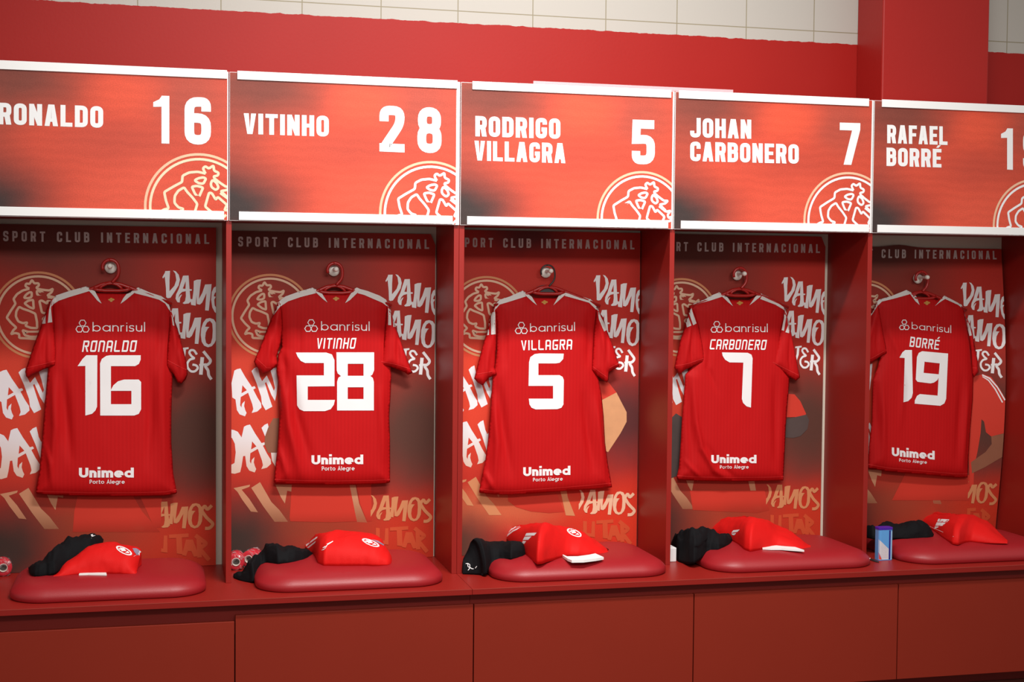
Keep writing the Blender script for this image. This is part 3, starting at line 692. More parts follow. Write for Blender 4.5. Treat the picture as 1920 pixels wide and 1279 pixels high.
# what shows of the player printed on each sheet
def zz(x0, y0, s, pts, k): return (local(k, Zm(x0, y0, s, pts)), [])
FIG = {
    0: [('ink_red_low', [zz(0, 900, 3.375, [(490, 105), (845, 105), (900, 200), (1015, 330), (460, 330), (470, 200)], 0), zz(0, 900, 3.375, [(890, 112), (1025, 112), (1018, 300), (975, 300)], 0)])],
    1: [('ink_brown', [zz(420, 680, 4.174, [(385, 435), (440, 435), (440, 705), (345, 705), (318, 640), (320, 580), (345, 510)], 1)]),
        ('ink_red_low', [zz(420, 900, 3.374, [(430, 10), (790, 10), (840, 262), (680, 268), (420, 262), (415, 240)], 1), zz(420, 900, 3.374, [(835, 10), (930, 10), (935, 260), (905, 262), (860, 150)], 1)])],
    2: [('ink_red', [zz(850, 680, 4.465, [(1200, 150), (1300, 165), (1365, 250), (1260, 305), (1200, 320)], 2)]), ('ink_red_low', [zz(850, 920, 3.563, [(362, 10), (366, 70), (420, 110), (520, 140), (640, 150), (742, 142), (690, 15)], 2)]),
        ('ink_skin', [zz(850, 680, 4.465, [(1200, 330), (1260, 305), (1365, 250), (1450, 415), (1450, 495), (1400, 590), (1295, 750), (1200, 700)], 2)])],
    3: [('ink_red', [zz(1240, 680, 4.568, [(1060, 265), (1140, 272), (1190, 330), (1240, 440), (1215, 465), (1060, 468)], 3)]), ('ink_red_low', [zz(1240, 920, 3.563, [(190, 0), (690, 0), (720, 130), (640, 150), (210, 130)], 3)]),
        ('ink_smoke', [zz(1240, 680, 4.568, [(1050, 490), (1240, 445), (1265, 490), (1250, 570), (1190, 630), (1130, 645), (1050, 640)], 3), zz(1240, 680, 4.568, [(60, 500), (125, 435), (190, 475), (180, 700), (160, 960), (60, 1000)], 3)])],
    4: [('ink_red', [zz(1600, 680, 4.569, [(980, 120), (1080, 95), (1140, 120), (1200, 220), (1250, 320), (1300, 545), (1280, 580), (1140, 625), (1100, 590), (1085, 500), (1065, 480), (1060, 600), (1040, 750), (1015, 900), (1015, 1060), (985, 1060), (960, 640)], 4)]), ('ink_red_low', [zz(1600, 680, 4.569, [(455, 930), (985, 960), (985, 1180), (330, 1180), (400, 1040)], 4)]),
        ('ink_brown', [zz(1600, 680, 4.569, [(1140, 625), (1285, 580), (1285, 720), (1240, 790), (1100, 890), (1000, 945), (990, 850), (1100, 760), (1145, 690)], 4)]),
        ('ink_white', [zz(1600, 680, 4.569, [(1070, 95), (1130, 125), (1185, 200), (1240, 310), (1232, 316), (1178, 208), (1122, 135), (1070, 108)], 4), zz(1600, 680, 4.569, [(1072, 112), (1120, 142), (1170, 218), (1222, 330), (1214, 336), (1162, 224), (1114, 150), (1072, 120)], 4)])],
}
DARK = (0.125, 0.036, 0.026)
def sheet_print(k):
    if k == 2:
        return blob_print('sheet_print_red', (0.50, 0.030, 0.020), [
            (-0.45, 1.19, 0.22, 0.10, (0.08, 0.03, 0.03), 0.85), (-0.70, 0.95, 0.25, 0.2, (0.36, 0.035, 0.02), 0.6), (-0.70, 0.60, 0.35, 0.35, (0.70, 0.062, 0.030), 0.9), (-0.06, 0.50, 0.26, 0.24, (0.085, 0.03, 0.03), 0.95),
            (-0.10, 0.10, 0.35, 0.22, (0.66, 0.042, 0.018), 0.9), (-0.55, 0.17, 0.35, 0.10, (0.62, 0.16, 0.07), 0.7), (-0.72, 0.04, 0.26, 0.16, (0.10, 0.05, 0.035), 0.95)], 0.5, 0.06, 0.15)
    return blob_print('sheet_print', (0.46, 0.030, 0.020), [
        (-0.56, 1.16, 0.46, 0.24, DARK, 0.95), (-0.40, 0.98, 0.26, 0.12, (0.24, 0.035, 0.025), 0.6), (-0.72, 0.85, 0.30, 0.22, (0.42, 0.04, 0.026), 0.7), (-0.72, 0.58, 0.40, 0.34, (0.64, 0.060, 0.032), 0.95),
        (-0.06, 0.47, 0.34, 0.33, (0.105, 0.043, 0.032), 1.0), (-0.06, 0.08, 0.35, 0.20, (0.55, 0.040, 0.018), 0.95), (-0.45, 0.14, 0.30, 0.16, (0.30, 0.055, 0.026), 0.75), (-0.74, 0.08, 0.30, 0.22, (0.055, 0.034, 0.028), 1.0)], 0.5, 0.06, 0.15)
PRINT_A, PRINT_B = sheet_print(0), sheet_print(2)
SHEET_LBL = ['printed red back sheet behind the shirt numbered 16, at the left edge', 'printed red back sheet behind the shirt numbered 28, a cream border along its right',
             'brighter red printed back sheet behind the shirt numbered 5, a bare forearm on it', 'printed red back sheet behind the shirt numbered 7, with a grey-gloved arm in its picture',
             'printed red back sheet behind the shirt numbered 19, its right edge curling off the wall']
for k in range(5):
    xr, xl, zt = XR[k], XR[k]-PW[k], ZB+TOPZ[k]
    t = thing('printed_sheet', SHEET_LBL[k], 'poster', (xr, YB, ZB), 'printed back sheets in the lockers')
    nx, nz = 24, 30; V = []; Fc = []; nv = (nx+1)*(nz+1)
    for layer in (0, 1):
        for j in range(nz+1):
            for i in range(nx+1):
                x = xl+(xr-xl)*i/nx; z = ZB+0.001+(zt-ZB-0.001)*j/nz
                if k in (1, 3) and i == nx and j == nz: x -= 0.018
                if k == 4 and j == nz: z += 0.010*math.exp(-((x-xl-0.28)/0.06)**2)-0.002
                V.append((x, YB+curl(k, x, z)+layer*0.003, z))
    for layer in (0, 1):
        for j in range(nz):
            for i in range(nx):
                a = layer*nv+j*(nx+1)+i; q = (a, a+1, a+nx+2, a+nx+1); Fc.append(q if layer == 0 else q[::-1])
    rim = [i for i in range(nx+1)]+[j*(nx+1)+nx for j in range(1, nz+1)]+[nz*(nx+1)+i for i in range(nx-1, -1, -1)]+[j*(nx+1) for j in range(nz-1, 0, -1)]
    for a, b in zip(rim, rim[1:]+rim[:1]): Fc.append((b, a, a+nv, b+nv))
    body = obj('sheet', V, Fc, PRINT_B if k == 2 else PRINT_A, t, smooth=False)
    bv = bvh_of(body)
    clip = [(Vector((xr-0.0005, 0, 0)), Vector((1, 0, 0))), (Vector((xl+0.002, 0, 0)), Vector((-1, 0, 0))), (Vector((0, 0, ZB+0.004)), Vector((0, 0, -1)))]
    def put(name, shapes, m, off, dz=0.0):
        S = [([(x+xr, z+ZB+dz) for x, z in o_], [[(x+xr, z+ZB+dz) for x, z in h] for h in hs]) for o_, hs in shapes]
        if k == 4: return wrap_print(name, S, YB, bv, m, t, off=off, step=0.03, clip=clip, pix=False)
        return flat_print(name, S, YB, m, t, off=off, clip=clip, pix=False)
    for n2, one in enumerate(BX): put('big_graffiti', [one], 'ink_white_fade', 0.0003+0.00002*n2)
    for n2, one in enumerate(FX): put('faded_graffiti', [one], 'ink_fade' if k != 2 else 'ink_tan', 0.0005+0.00002*n2)
    for n_, (m_, sh2) in enumerate(FIG[k]):
        for n2, one in enumerate(sh2): put('printed_figure', [one], m_, 0.0007+0.0001*n_+0.00004*n2)
    for one in TITLE: put('title_lettering', one, 'ink_grey', 0.0006, (0.006, 0.0, 0.010, 0.007, -0.008)[k])
    put('graffiti', TX, 'ink_white', 0.0011, (0.0, -0.005, 0.001, 0.001, -0.013)[k])
    cutx = onY((302, 695, 1085, 1436, 1812)[k], 950, YB).x
    clip.append((Vector((cutx, 0, 0)), Vector((-1, 0, 0))))
    put('small_graffiti', SMALL, 'ink_tan' if k != 2 else 'ink_peach', 0.0012); put('faint_graffiti', FAINT, 'ink_rust', 0.0012)
    clip.pop()
    ccx, ccz = local(1, [(507, 592.6)])[0]
    i_, o_ = crest_shapes(ccx, ccz, 0.1465, 0, 0.0078)
    put('crest', i_, 'ink_sand', 0.0005); put('crest_ring', o_, 'ink_tan', 0.0005)

# ------------------------------------------------------------------ wall hooks and hangers
YJ = 0.282                                    # plane in which the shirts hang
KNOB = [(207.5, 502), (626, 507.8), (1023.6, 511), (1382.4, 516), (1721.5, 522.5)]
NUM = ['16', '28', '5', '7', '19']
for k, (u, v) in enumerate(KNOB):
    p = onY(u, v, YB-0.008)
    h = thing('wall_hook', 'ivory knob hook carrying the hanger of the shirt numbered %s' % NUM[k], 'hook', (p.x, YB, p.z), 'ivory wall hooks in the lockers')
    V, Fc = lathe([(0.0, 0.0), (0.0205, 0.0), (0.0205, 0.006), (0.018, 0.010), (0.011, 0.012), (0.0, 0.0125)], (p.x, YB-0.001, p.z), 'Y'); obj('rosette', V, Fc, 'hook', h, True)
    V, Fc = lathe([(0.0065, 0.0), (0.0055, 0.03), (0.006, 0.056), (0.0080, 0.060), (0.0092, 0.066), (0.0080, 0.072), (0.005, 0.076), (0.0, 0.077)], (p.x, YB-0.010, p.z+0.005), 'Y'); obj('knob', V, Fc, 'hook', h, True)
    # hanger: offsets in metres about the knob (measured on the one that shows best)
    s = 0.186/4.174*0.01*1.0
    mk = lambda pts, y: [(p.x+x*0.00048, y, p.z-z*0.00048) for x, z in pts]
    hg = thing('hanger', ('dark wire-necked hanger with a red bar' if k == 2 else 'red plastic hanger') + ' on the hook above the shirt numbered %s' % NUM[k], 'hanger', (p.x, 0.28, p.z-0.05), 'plastic hangers in the lockers')
    ringp = [(-50, 18), (-56, -8), (-44, -38), (-20, -54), (4, -58), (30, -50), (50, -28), (58, 5), (57, 42), (44, 72), (24, 92), (12, 108)]
    ringp = [(q[0], q[1]) for q in rpath([(*q, 18) for q in ringp], False, 4)]
    thin = k == 2
    V, Fc = tube(mk(ringp, 0.276), 0.0032 if thin else 0.0056, 10); obj('hook_neck', V, Fc, 'hanger_dark' if thin else 'hanger', hg, True)
    arms = mk([(-420, 260), (-270, 205), (-120, 150), (-60, 122), (0, 108), (70, 120), (140, 145), (300, 205), (430, 260)], 0.283)
    V, Fc = tube(arms, 0.0066, 10); obj('shoulder_arms', V, Fc, 'hanger', hg, True)
    bar = mk([(-118, 150), (-92, 160), (-40, 166), (60, 166), (110, 160), (140, 147)], 0.280)
    loop = mk([(-78, 158), (-62, 135), (-25, 116), (12, 112), (45, 122), (70, 140), (82, 158)], 0.280)
    V, Fc = tube(bar, 0.0062, 10); obj('lower_bar', V, Fc, 'hanger', hg, True)
    V, Fc = tube(loop, 0.0052, 8); obj('centre_loop', V, Fc, 'hanger', hg, True)
    if k == 2:
        S = [(circle(0, 0, 0.030, 0.017, 20, 0, PI, False), []), ]
        bm = bmesh.new()
        pts = [(-0.052, -0.076)]+[(-0.004+0.048*math.cos(a), -0.076+0.030*math.sin(a)) for a in [PI-PI*i/12 for i in range(13)]]
        f = bm.faces.new([bm.verts.new((p.x+x, 0.285, p.z+z)) for x, z in pts])
        r = bmesh.ops.extrude_face_region(bm, geom=[f]); bmesh.ops.translate(bm, vec=(0, 0.004, 0), verts=[g for g in r['geom'] if isinstance(g, bmesh.types.BMVert)])
        bmesh.ops.recalc_face_normals(bm, faces=bm.faces); bm_obj('dark_plate', bm, 'hanger_dark', hg, False, 'black half-round plate')

# ------------------------------------------------------------------ shirts
def resample(pts, step, closed=True):
    P = [Vector(p) for p in pts]; out = []; n = len(P)
    for i in range(n if closed else n-1):
        a, b = P[i], P[(i+1) % n]; m = max(1, int(math.ceil((b-a).length/step)))
        for k in range(m): out.append(a+(b-a)*(k/m))
    if not closed: out.append(P[-1])
    return out
def inside(p, poly):
    c = False; n = len(poly); j = n-1
    for i in range(n):
        if (poly[i][1] > p[1]) != (poly[j][1] > p[1]) and p[0] < (poly[j][0]-poly[i][0])*(p[1]-poly[i][1])/(poly[j][1]-poly[i][1])+poly[i][0]: c = not c
        j = i
    return c
def seg_dist(p, a, b):
    d = b-a; t = max(0.0, min(1.0, (p-a).dot(d)/max(1e-12, d.length_squared))); return (p-(a+d*t)).length, t
def poly_dist(p, poly, closed=False):
    best = (9e9, 0); n = len(poly); m = n if closed else n-1
    for i in range(m):
        d, t = seg_dist(p, poly[i], poly[(i+1) % n])
        if d < best[0]: best = (d, (i+t)/m)
    return best
def smooth_loop(pts, it=1):
    for _ in range(it):
        out = []; n = len(pts)
        for i in range(n):
            a, b = Vector(pts[i]), Vector(pts[(i+1) % n]); out += [tuple(a*0.75+b*0.25), tuple(a*0.25+b*0.75)]
        pts = out
    return pts
def pillow(px, Y, h, step=0.008, edge=0.018, folds=(), back=0.018, noise_amp=0.0015, seed=0, taper=None):
    """a hanging piece of cloth: two layers sewn along the outline; the front one stands h towards the room and carries the folds"""
    out = [onY(u, v, Y) for u, v in px]; out = [Vector((p.x, p.z)) for p in out]
    rim = resample(out, step); raw = [tuple(v) for v in rim]
    x0, x1 = min(v.x for v in rim), max(v.x for v in rim); z0, z1 = min(v.y for v in rim), max(v.y for v in rim)
    pts = list(rim); row = 0; z = z0
    while z < z1:
        x = x0+(step/2 if row % 2 else 0)
        while x < x1:
            q = Vector((x, z))
            if inside((x, z), raw) and poly_dist(q, rim, True)[0] > step*0.55: pts.append(q)
            x += step
        z += step*0.866; row += 1
    nb = len(rim)
    r = delaunay_2d_cdt(pts, [(i, (i+1) % nb) for i in range(nb)], [], 1, 1e-6)
    vs, tris = r[0], [f for f in r[2] if len(f) == 3]
    FD = []
    for path, w, amp in folds:
        FD.append(([Vector((onY(u, v, Y).x, onY(u, v, Y).z)) for u, v in path], w, amp))
    ys = []
    for q in vs:
        d = poly_dist(q, rim, True)[0]; e = 1-math.exp(-(d/edge)**1.3)
        y = h*e
        for path, w, amp in FD:
            dd, t = poly_dist(q, path); y += 1.6*amp*math.exp(-(dd/w)**2)*math.sin(PI*min(1, max(0, t*0.94+0.03)))*min(1, d/0.006)
        n1 = noise.noise(Vector((q.x*9+seed*7.3, q.y*3.2, seed))); n2 = noise.noise(Vector((q.x*26+seed, q.y*9, seed*2.1)))
        y += (n1*2.2+n2*0.7)*noise_amp*e
        ys.append(y)
    n = len(vs); V = [(q.x, Y-ys[i], q.y) for i, q in enumerate(vs)]
    onrim = [poly_dist(q, rim, True)[0] < 1e-5 for q in vs]; mp = {}
    for i, q in enumerate(vs):
        if onrim[i]: mp[i] = i; V[i] = (q.x, Y, q.y)
        else:
            d = poly_dist(q, rim, True)[0]; mp[i] = len(V); V.append((q.x, Y+back*(1-math.exp(-d/0.03)), q.y))
    Fc = []
    for f in tris:
        a, b, c = f; A, B, C = vs[a], vs[b], vs[c]
        ccw = (B.x-A.x)*(C.y-A.y)-(C.x-A.x)*(B.y-A.y) > 0
        q = (a, b, c) if ccw else (a, c, b); Fc.append(q)
        q2 = (mp[q[0]], mp[q[2]], mp[q[1]])
        if set(q2) != set(q): Fc.append(q2)
    return V, Fc
A_ = {0: (0, 400, 4.264), 1: (420, 400, 4.174), 2: (850, 400, 4.263), 3: (1240, 400, 4.263), 4: (1600, 420, 4.569)}
SHIRT = [
 dict(num='16', look='at the far left, beside black clothing',
  body=[(68.8, 926.4), (67, 920), (73.8, 880), (77.5, 840), (80.5, 800), (86.3, 730), (89.5, 695), (92, 660), (96, 600), (98, 565), (105, 554), (132, 545), (162, 537), (172, 542), (182, 549.5), (240, 551), (250, 544), (259, 539), (281, 548.5), (302.5, 555.3), (314, 564), (320, 580), (322, 600), (322.5, 650), (324, 700), (322.7, 730), (321.4, 780), (321.4, 830), (325, 887.6), (332, 924), (328, 926.5), (310, 929.6), (250, 931), (175, 931), (105, 929)],
  hem=[(68, 921), (105, 922.5), (175, 924), (250, 924), (310, 922.5), (331, 918)],
  sleeves=[[(100, 558), (96, 563), (88, 578), (78.5, 606), (63, 648), (47, 697), (49, 706), (53, 709.5), (60, 704), (87, 690), (104, 685), (105, 660), (102, 620), (101, 580)],
           [(319, 577), (324, 592), (333, 616), (349.5, 677), (352, 702), (347.7, 712.5), (340, 719.5), (333, 717), (326, 702), (318, 694), (312, 685), (314, 650), (318, 610)]],
  cuffs=[[(49, 690), (80, 683), (103.5, 677)], [(315, 676), (330, 684), (350, 694)]],
  yoke=[[(161.8, 536), (131, 545.4), (105.5, 553.6), (98.5, 559.5), (96.6, 574.7), (100.8, 570), (110, 564), (131.3, 556.7), (167, 546)], [(259, 538.4), (281.4, 548), (302.5, 554.8), (314.3, 564), (321.3, 585.3), (319, 584), (309.6, 569), (298, 562), (277, 556), (252, 549.6)]],
  sstr=[[(96.6, 562.5), (91.9, 581.3), (89.7, 605.3), (98.1, 604.2), (95.7, 581)], [(85.4, 590.7), (77.9, 607.6), (85.4, 606.6)], [(321.5, 590), (324, 610), (327, 611), (324.5, 596)]],
  flaps=[Zm(*A_[0], [(690, 580), (722, 575), (760, 625), (812, 722), (780, 700), (735, 645), (712, 622)]), Zm(*A_[0], [(1105, 590), (1062, 588), (1035, 615), (985, 680), (963, 724), (1000, 698), (1070, 640), (1095, 612)])],
  bank=[(173.5, 604), (272, 604), (272, 621.8), (173.5, 621.6)], hexb=(142.4, 167.2, 599.3, 624.4),
  name=('RONALDO', [(157, 638.7), (257.3, 638.3), (254, 659.9), (153.6, 659.9)]),
  uni=[(148, 877), (250.9, 877), (250.9, 895.6), (148, 895.6)], porto=[(168, 899.4), (233.9, 899.4), (233.9, 907.2), (168, 907.2)], gold=(208.5, 561.8),
  folds=[([(117, 690), (124, 780), (132, 870)], 0.016, -0.009), ([(100, 700), (104, 800), (96, 900)], 0.012, 0.007), ([(282, 700), (282, 790), (276, 880)], 0.014, -0.006), ([(300, 640), (304, 760), (312, 900)], 0.018, 0.007), ([(84, 830), (95, 870), (98, 915)], 0.007, 0.005), ([(115, 575), (118, 620), (112, 680)], 0.008, -0.004), ([(303, 580), (300, 640), (296, 700)], 0.010, -0.004)]),
 dict(num='28', look='second from the left',
  body=[(513.4, 905), (515.8, 878.9), (520.6, 835.7), (524, 775.8), (523, 728), (518, 694.4), (521, 666), (528, 651.6), (525, 615.6), (521, 590), (522, 566), (535, 556), (560, 547), (586, 539.4), (597, 545), (608, 552), (648, 552.2), (660, 545), (668.6, 539.2), (691, 546.4), (712, 554.5), (724, 562), (728, 573), (726, 590), (724, 615.6), (731, 660), (732.6, 685), (733.8, 704), (732.6, 740), (730, 780.6), (731.5, 823.7), (731.5, 871.7), (731.5, 904), (728, 906), (700, 908), (632, 909.4), (570, 908.6), (517, 907)],
  hem=[(515, 899), (570, 901.5), (632, 902), (700, 901), (731, 899)],
  sleeves=[[(523, 564), (512, 590), (503, 610), (490, 645), (476, 678), (479, 686), (490, 697.5), (494, 701), (508, 695), (520, 684), (519, 668), (526, 645), (530, 615), (529, 585)],
           [(727, 570), (735, 590), (742, 612), (757, 655), (771, 692), (774, 699), (765, 703), (758, 698), (733, 688), (714, 685), (718, 660), (722, 620), (725, 590)]],
  cuffs=[[(481, 672), (500, 690), (508, 690)], [(715, 678), (740, 683), (770, 692)]],
  yoke=[[(586, 538.6), (560, 546.6), (535, 555.7), (521.8, 566.5), (512.2, 589), (513, 590.5), (525.4, 575), (539.8, 565.3), (563.7, 557), (592.5, 549.7)], [(675, 541.8), (690.7, 546), (712.3, 554.5), (724.3, 561.7), (728.3, 576), (724, 573), (717, 567.7), (702.7, 561.7), (683.5, 553.3), (670.4, 549.7)]],
  sstr=[[(728, 577), (732.6, 584), (733.5, 609.6), (727.8, 609.6)], [(735.8, 589), (743.4, 613), (737.5, 613)]],
  flaps=[Zm(*A_[1], [(690, 580), (722, 570), (765, 625), (810, 698), (775, 672), (720, 620)]), Zm(*A_[1], [(1065, 592), (1035, 578), (1005, 610), (970, 665), (948, 703), (985, 680), (1045, 622)])],
  bank=[(602, 602.4), (693, 602.9), (693, 620.4), (602, 619.5)], hexb=(571.4, 595.4, 598.4, 623.3),
  name=('VITINHO', [(595, 634), (668.5, 633.6), (665, 654), (593, 654)]),
  uni=[(584, 853.5), (681, 852.5), (681, 870.5), (584, 871)], porto=[(603.3, 874.5), (664.9, 874), (664.9, 882), (603.3, 882.4)], gold=(630, 559.8),
  folds=[([(527, 700), (541, 800), (566, 900)], 0.016, 0.009), ([(520, 830), (528, 860), (540, 900)], 0.008, 0.005), ([(712, 720), (716, 790), (720, 870)], 0.016, 0.007), ([(545, 690), (556, 780), (585, 880)], 0.016, -0.007), ([(560, 590), (561, 640), (558, 690)], 0.010, -0.003), ([(530, 660), (534, 690), (534, 740)], 0.009, -0.006)]),
 dict(num='5', look='in the middle, lower than its neighbours',
  body=[(898, 924), (902.6, 895), (909.4, 866), (915, 825.6), (918.3, 780.8), (921.7, 736), (924, 702.4), (929, 680), (931, 658), (931, 611), (928.6, 583), (928, 572), (934, 563), (955, 556.4), (980, 545), (990, 551), (1000, 558.6), (1042, 559.4), (1053, 551), (1062, 546), (1085, 554.6), (1107, 561), (1117, 570), (1120, 582), (1117, 611), (1115, 660), (1119, 690), (1122, 710), (1128, 740), (1132, 780), (1134.6, 830), (1140, 870), (1147.9, 914), (1107.6, 917.8), (1029, 923), (962, 928), (928.4, 927.5)],
  hem=[(899, 917), (928, 920.5), (962, 920.5), (1029, 916), (1107, 910), (1147, 906)],
  sleeves=[[(929, 572), (921, 590), (912, 625), (903, 655), (894, 690), (889, 710), (896, 718), (905, 723), (917, 708), (932, 702), (928, 690), (931, 640), (932, 600)],
           [(1119, 580), (1131, 595), (1138, 620), (1150, 650), (1159.6, 681), (1161, 687), (1142, 698), (1141, 712), (1138, 718), (1118, 703), (1109, 694), (1111, 670), (1114, 620), (1117, 595)]],
  cuffs=[[(891, 702), (910, 699), (930, 695)], [(1112, 688), (1128, 700), (1140, 708)], [(1143, 690), (1160, 681)]],
  yoke=[[(979.7, 544.3), (955.6, 556), (936.8, 561.9), (928.6, 571.2), (927.4, 581.8), (931, 578.3), (936.8, 571.2), (960.2, 564.2), (986, 556)], [(1062.3, 546.2), (1084.6, 553.6), (1106.9, 559.5), (1115, 567.7), (1121, 580.6), (1118, 581), (1104.5, 567.7), (1084.6, 561.9), (1058.8, 554.8)]],
  sstr=[[(926, 573.6), (920.4, 594.7), (920.8, 627.5), (929.3, 626.8), (928.6, 587.7)], [(916.9, 606), (910.5, 628.7), (916.9, 628)], [(1119.8, 576), (1126.8, 594.7), (1139.7, 618), (1132.7, 621.7), (1123, 599)]],
  flaps=[Zm(*A_[2], [(550, 618), (585, 610), (620, 655), (668, 735), (630, 705), (575, 655)]), Zm(*A_[2], [(908, 622), (870, 615), (850, 645), (800, 735), (840, 700), (890, 655)])],
  bank=[(993.8, 606.4), (1078, 604), (1078, 620.5), (993.8, 622.4)], hexb=(966, 989, 603.6, 627),
  name=('VILLAGRA', [(977, 638.5), (1073.5, 636.3), (1072, 655.5), (977.5, 657)]),
  uni=[(981, 876), (1069.5, 873.5), (1069.5, 890.5), (981, 893)], porto=[(999.4, 896), (1055, 894), (1055, 901.3), (999.4, 903)], gold=(1021, 566.5),
  folds=[([(934, 720), (942, 800), (958, 900)], 0.016, -0.008), ([(924, 740), (930, 830), (925, 910)], 0.012, 0.007), ([(1092, 730), (1100, 810), (1112, 890)], 0.016, -0.008), ([(1116, 740), (1124, 820), (1133, 905)], 0.014, 0.008), ([(906, 880), (915, 900), (925, 920)], 0.008, 0.005), ([(945, 590), (947, 640), (945, 690)], 0.010, -0.004), ([(1100, 590), (1102, 640), (1100, 690)], 0.010, -0.004)]),
 dict(num='7', look='second from the right',
  body=[(1268.5, 894.5), (1272.8, 877), (1276, 833), (1278.3, 789.5), (1281.6, 745.7), (1285, 702), (1296, 690), (1306, 660), (1301, 620), (1298, 590), (1296, 576), (1300, 569.5), (1320, 562), (1347, 547.5), (1358, 553.5), (1369, 561.4), (1405, 562.6), (1417, 555), (1427, 550.5), (1447, 560), (1463, 567), (1471, 576), (1472, 585), (1469, 610), (1468, 640), (1474, 680), (1481, 705), (1480, 720), (1476.5, 760), (1473.6, 800), (1471, 860), (1468.8, 901), (1437, 902), (1371, 902.6), (1305.7, 901.5), (1270.6, 900)],
  hem=[(1270, 892), (1306, 894.5), (1371, 895.5), (1437, 895), (1469, 894)],
  sleeves=[[(1297, 574), (1290, 588), (1284, 612), (1275, 640), (1266, 680), (1264, 690), (1272, 700), (1276, 701), (1285, 693), (1319, 679.5), (1321, 671), (1317, 645), (1310, 610), (1302, 585)],
           [(1471, 582), (1478, 600), (1485, 630), (1492, 665), (1499, 700), (1500, 708), (1493, 714), (1480, 707), (1462, 693), (1448, 686), (1450, 675), (1457, 650), (1463, 620), (1469, 597)]],
  cuffs=[[(1267, 686), (1290, 682), (1319, 672)], [(1449, 679), (1470, 690), (1498, 704)]],
  yoke=[[(1346.7, 549), (1319.8, 559.5), (1299.8, 565.4), (1295, 572.4), (1298.6, 574.8), (1308, 570), (1333.8, 563), (1355, 556)], [(1430, 552.5), (1446.4, 559.5), (1462.8, 566.5), (1469.4, 573.6), (1470.4, 581.8), (1467.5, 579.5), (1453.5, 571.2), (1425.3, 560.7)]],
  sstr=[[(1295, 571), (1290.4, 583), (1299.8, 610), (1306, 606.4), (1298.6, 585.3)], [(1289.3, 590), (1284.6, 598.2), (1288, 614), (1296.3, 610.4)], [(1471.3, 576.6), (1474.7, 591), (1470, 620.5), (1465.6, 619), (1470, 596.4)], [(1476, 596.4), (1481, 612), (1479.4, 624.8), (1472.5, 623), (1477.7, 610)]],
  flaps=[Zm(*A_[3], [(455, 630), (480, 615), (520, 655), (572, 742), (535, 712), (480, 660)]), Zm(*A_[3], [(808, 645), (790, 636), (750, 668), (705, 735), (745, 705), (790, 668)])],
  bank=[(1360, 606.4), (1439.4, 606.9), (1439.4, 623), (1360, 622.4)], hexb=(1333, 1355, 601.7, 624.7),
  name=('CARBONERO', [(1333, 636.2), (1438.2, 637.4), (1435, 656.2), (1330.3, 655.2)]),
  uni=[(1333.7, 853), (1418.4, 853), (1418.4, 868.7), (1333.7, 868.7)], porto=[(1350, 872.2), (1403.8, 872.2), (1403.8, 878.8), (1350, 878.8)], gold=(1387, 568),
  folds=[([(1297, 715), (1302, 790), (1312, 840), (1335, 880), (1365, 900)], 0.010, 0.008), ([(1290, 720), (1292, 800), (1297, 870)], 0.012, -0.006), ([(1280, 860), (1296, 880), (1315, 897)], 0.007, 0.004), ([(1320, 830), (1345, 870), (1380, 897)], 0.008, -0.004), ([(1450, 700), (1452, 780), (1452, 880)], 0.016, -0.006), ([(1322, 590), (1330, 640), (1325, 690), (1345, 740)], 0.009, -0.004)]),
 dict(num='19', look='at the far right, partly hidden by the divider',
  body=[(1627.4, 878), (1629.5, 833), (1635, 789), (1636, 745.7), (1636, 712.8), (1645, 690), (1652, 665), (1651, 620), (1646, 590), (1643, 568), (1648, 561.5), (1672, 555), (1700, 543.6), (1708, 548), (1718, 555.6), (1758, 562.0), (1766, 557), (1771, 554.6), (1788, 563.4), (1803, 571.4), (1807, 581), (1813, 606), (1819, 639), (1822, 670), (1825, 700), (1825, 715), (1824, 750), (1819.7, 800), (1816.6, 850), (1815, 880), (1814, 895.6), (1792.6, 895.6), (1753, 892), (1709.4, 888.4), (1665.7, 884.6)],
  hem=[(1628, 871), (1665.7, 877.6), (1709.4, 881.4), (1753, 885), (1792.6, 888.6), (1814, 888.6)],
  sleeves=[[(1645, 566), (1632, 590), (1618, 630), (1606, 668), (1608, 682), (1634, 680), (1652, 668), (1663, 662), (1661, 650), (1655, 620), (1650, 590)],
           [(1807, 580), (1817, 605), (1823, 620), (1828, 650), (1834, 680), (1835, 698), (1830, 703), (1826, 708), (1823, 700), (1821, 660), (1815, 620), (1811, 597)]],
  cuffs=[[(1608, 674), (1634, 672), (1662, 656)], [(1822, 690), (1835, 690)]],
  yoke=[[(1699.6, 543.6), (1672.2, 554.6), (1648, 559), (1639.4, 570), (1631.7, 591.8), (1632.2, 594), (1644.9, 574.3), (1653.6, 565.5), (1676.6, 560), (1707.2, 551.3)], [(1774, 555.7), (1788.2, 563.4), (1802.5, 570), (1806.8, 578.7), (1804.6, 578.7), (1797, 572), (1770.7, 560)]],
  sstr=[[(1809, 590.7), (1818.9, 612.6), (1822, 629), (1817.8, 630), (1812.3, 608)]],
  flaps=[Zm(*A_[4], [(455, 565), (495, 562), (520, 590), (545, 630), (568, 695), (530, 660), (490, 605)]), Zm(*A_[4], [(800, 622), (780, 610), (760, 635), (700, 703), (745, 668), (790, 640)])],
  bank=[(1709.4, 603.8), (1783.4, 610), (1783.4, 624.6), (1709.4, 617)], hexb=(1686.5, 1704.6, 598.4, 620.3),
  name=('BORRÉ', [(1707.5, 631.2), (1762.4, 638), (1760, 656), (1705, 650)]),
  uni=[(1672.2, 838.7), (1752.5, 845.7), (1752.5, 862), (1672.2, 855)], porto=[(1686, 859.5), (1737.9, 863.4), (1737.9, 870), (1686, 865.6)], gold=(1738, 567.7),
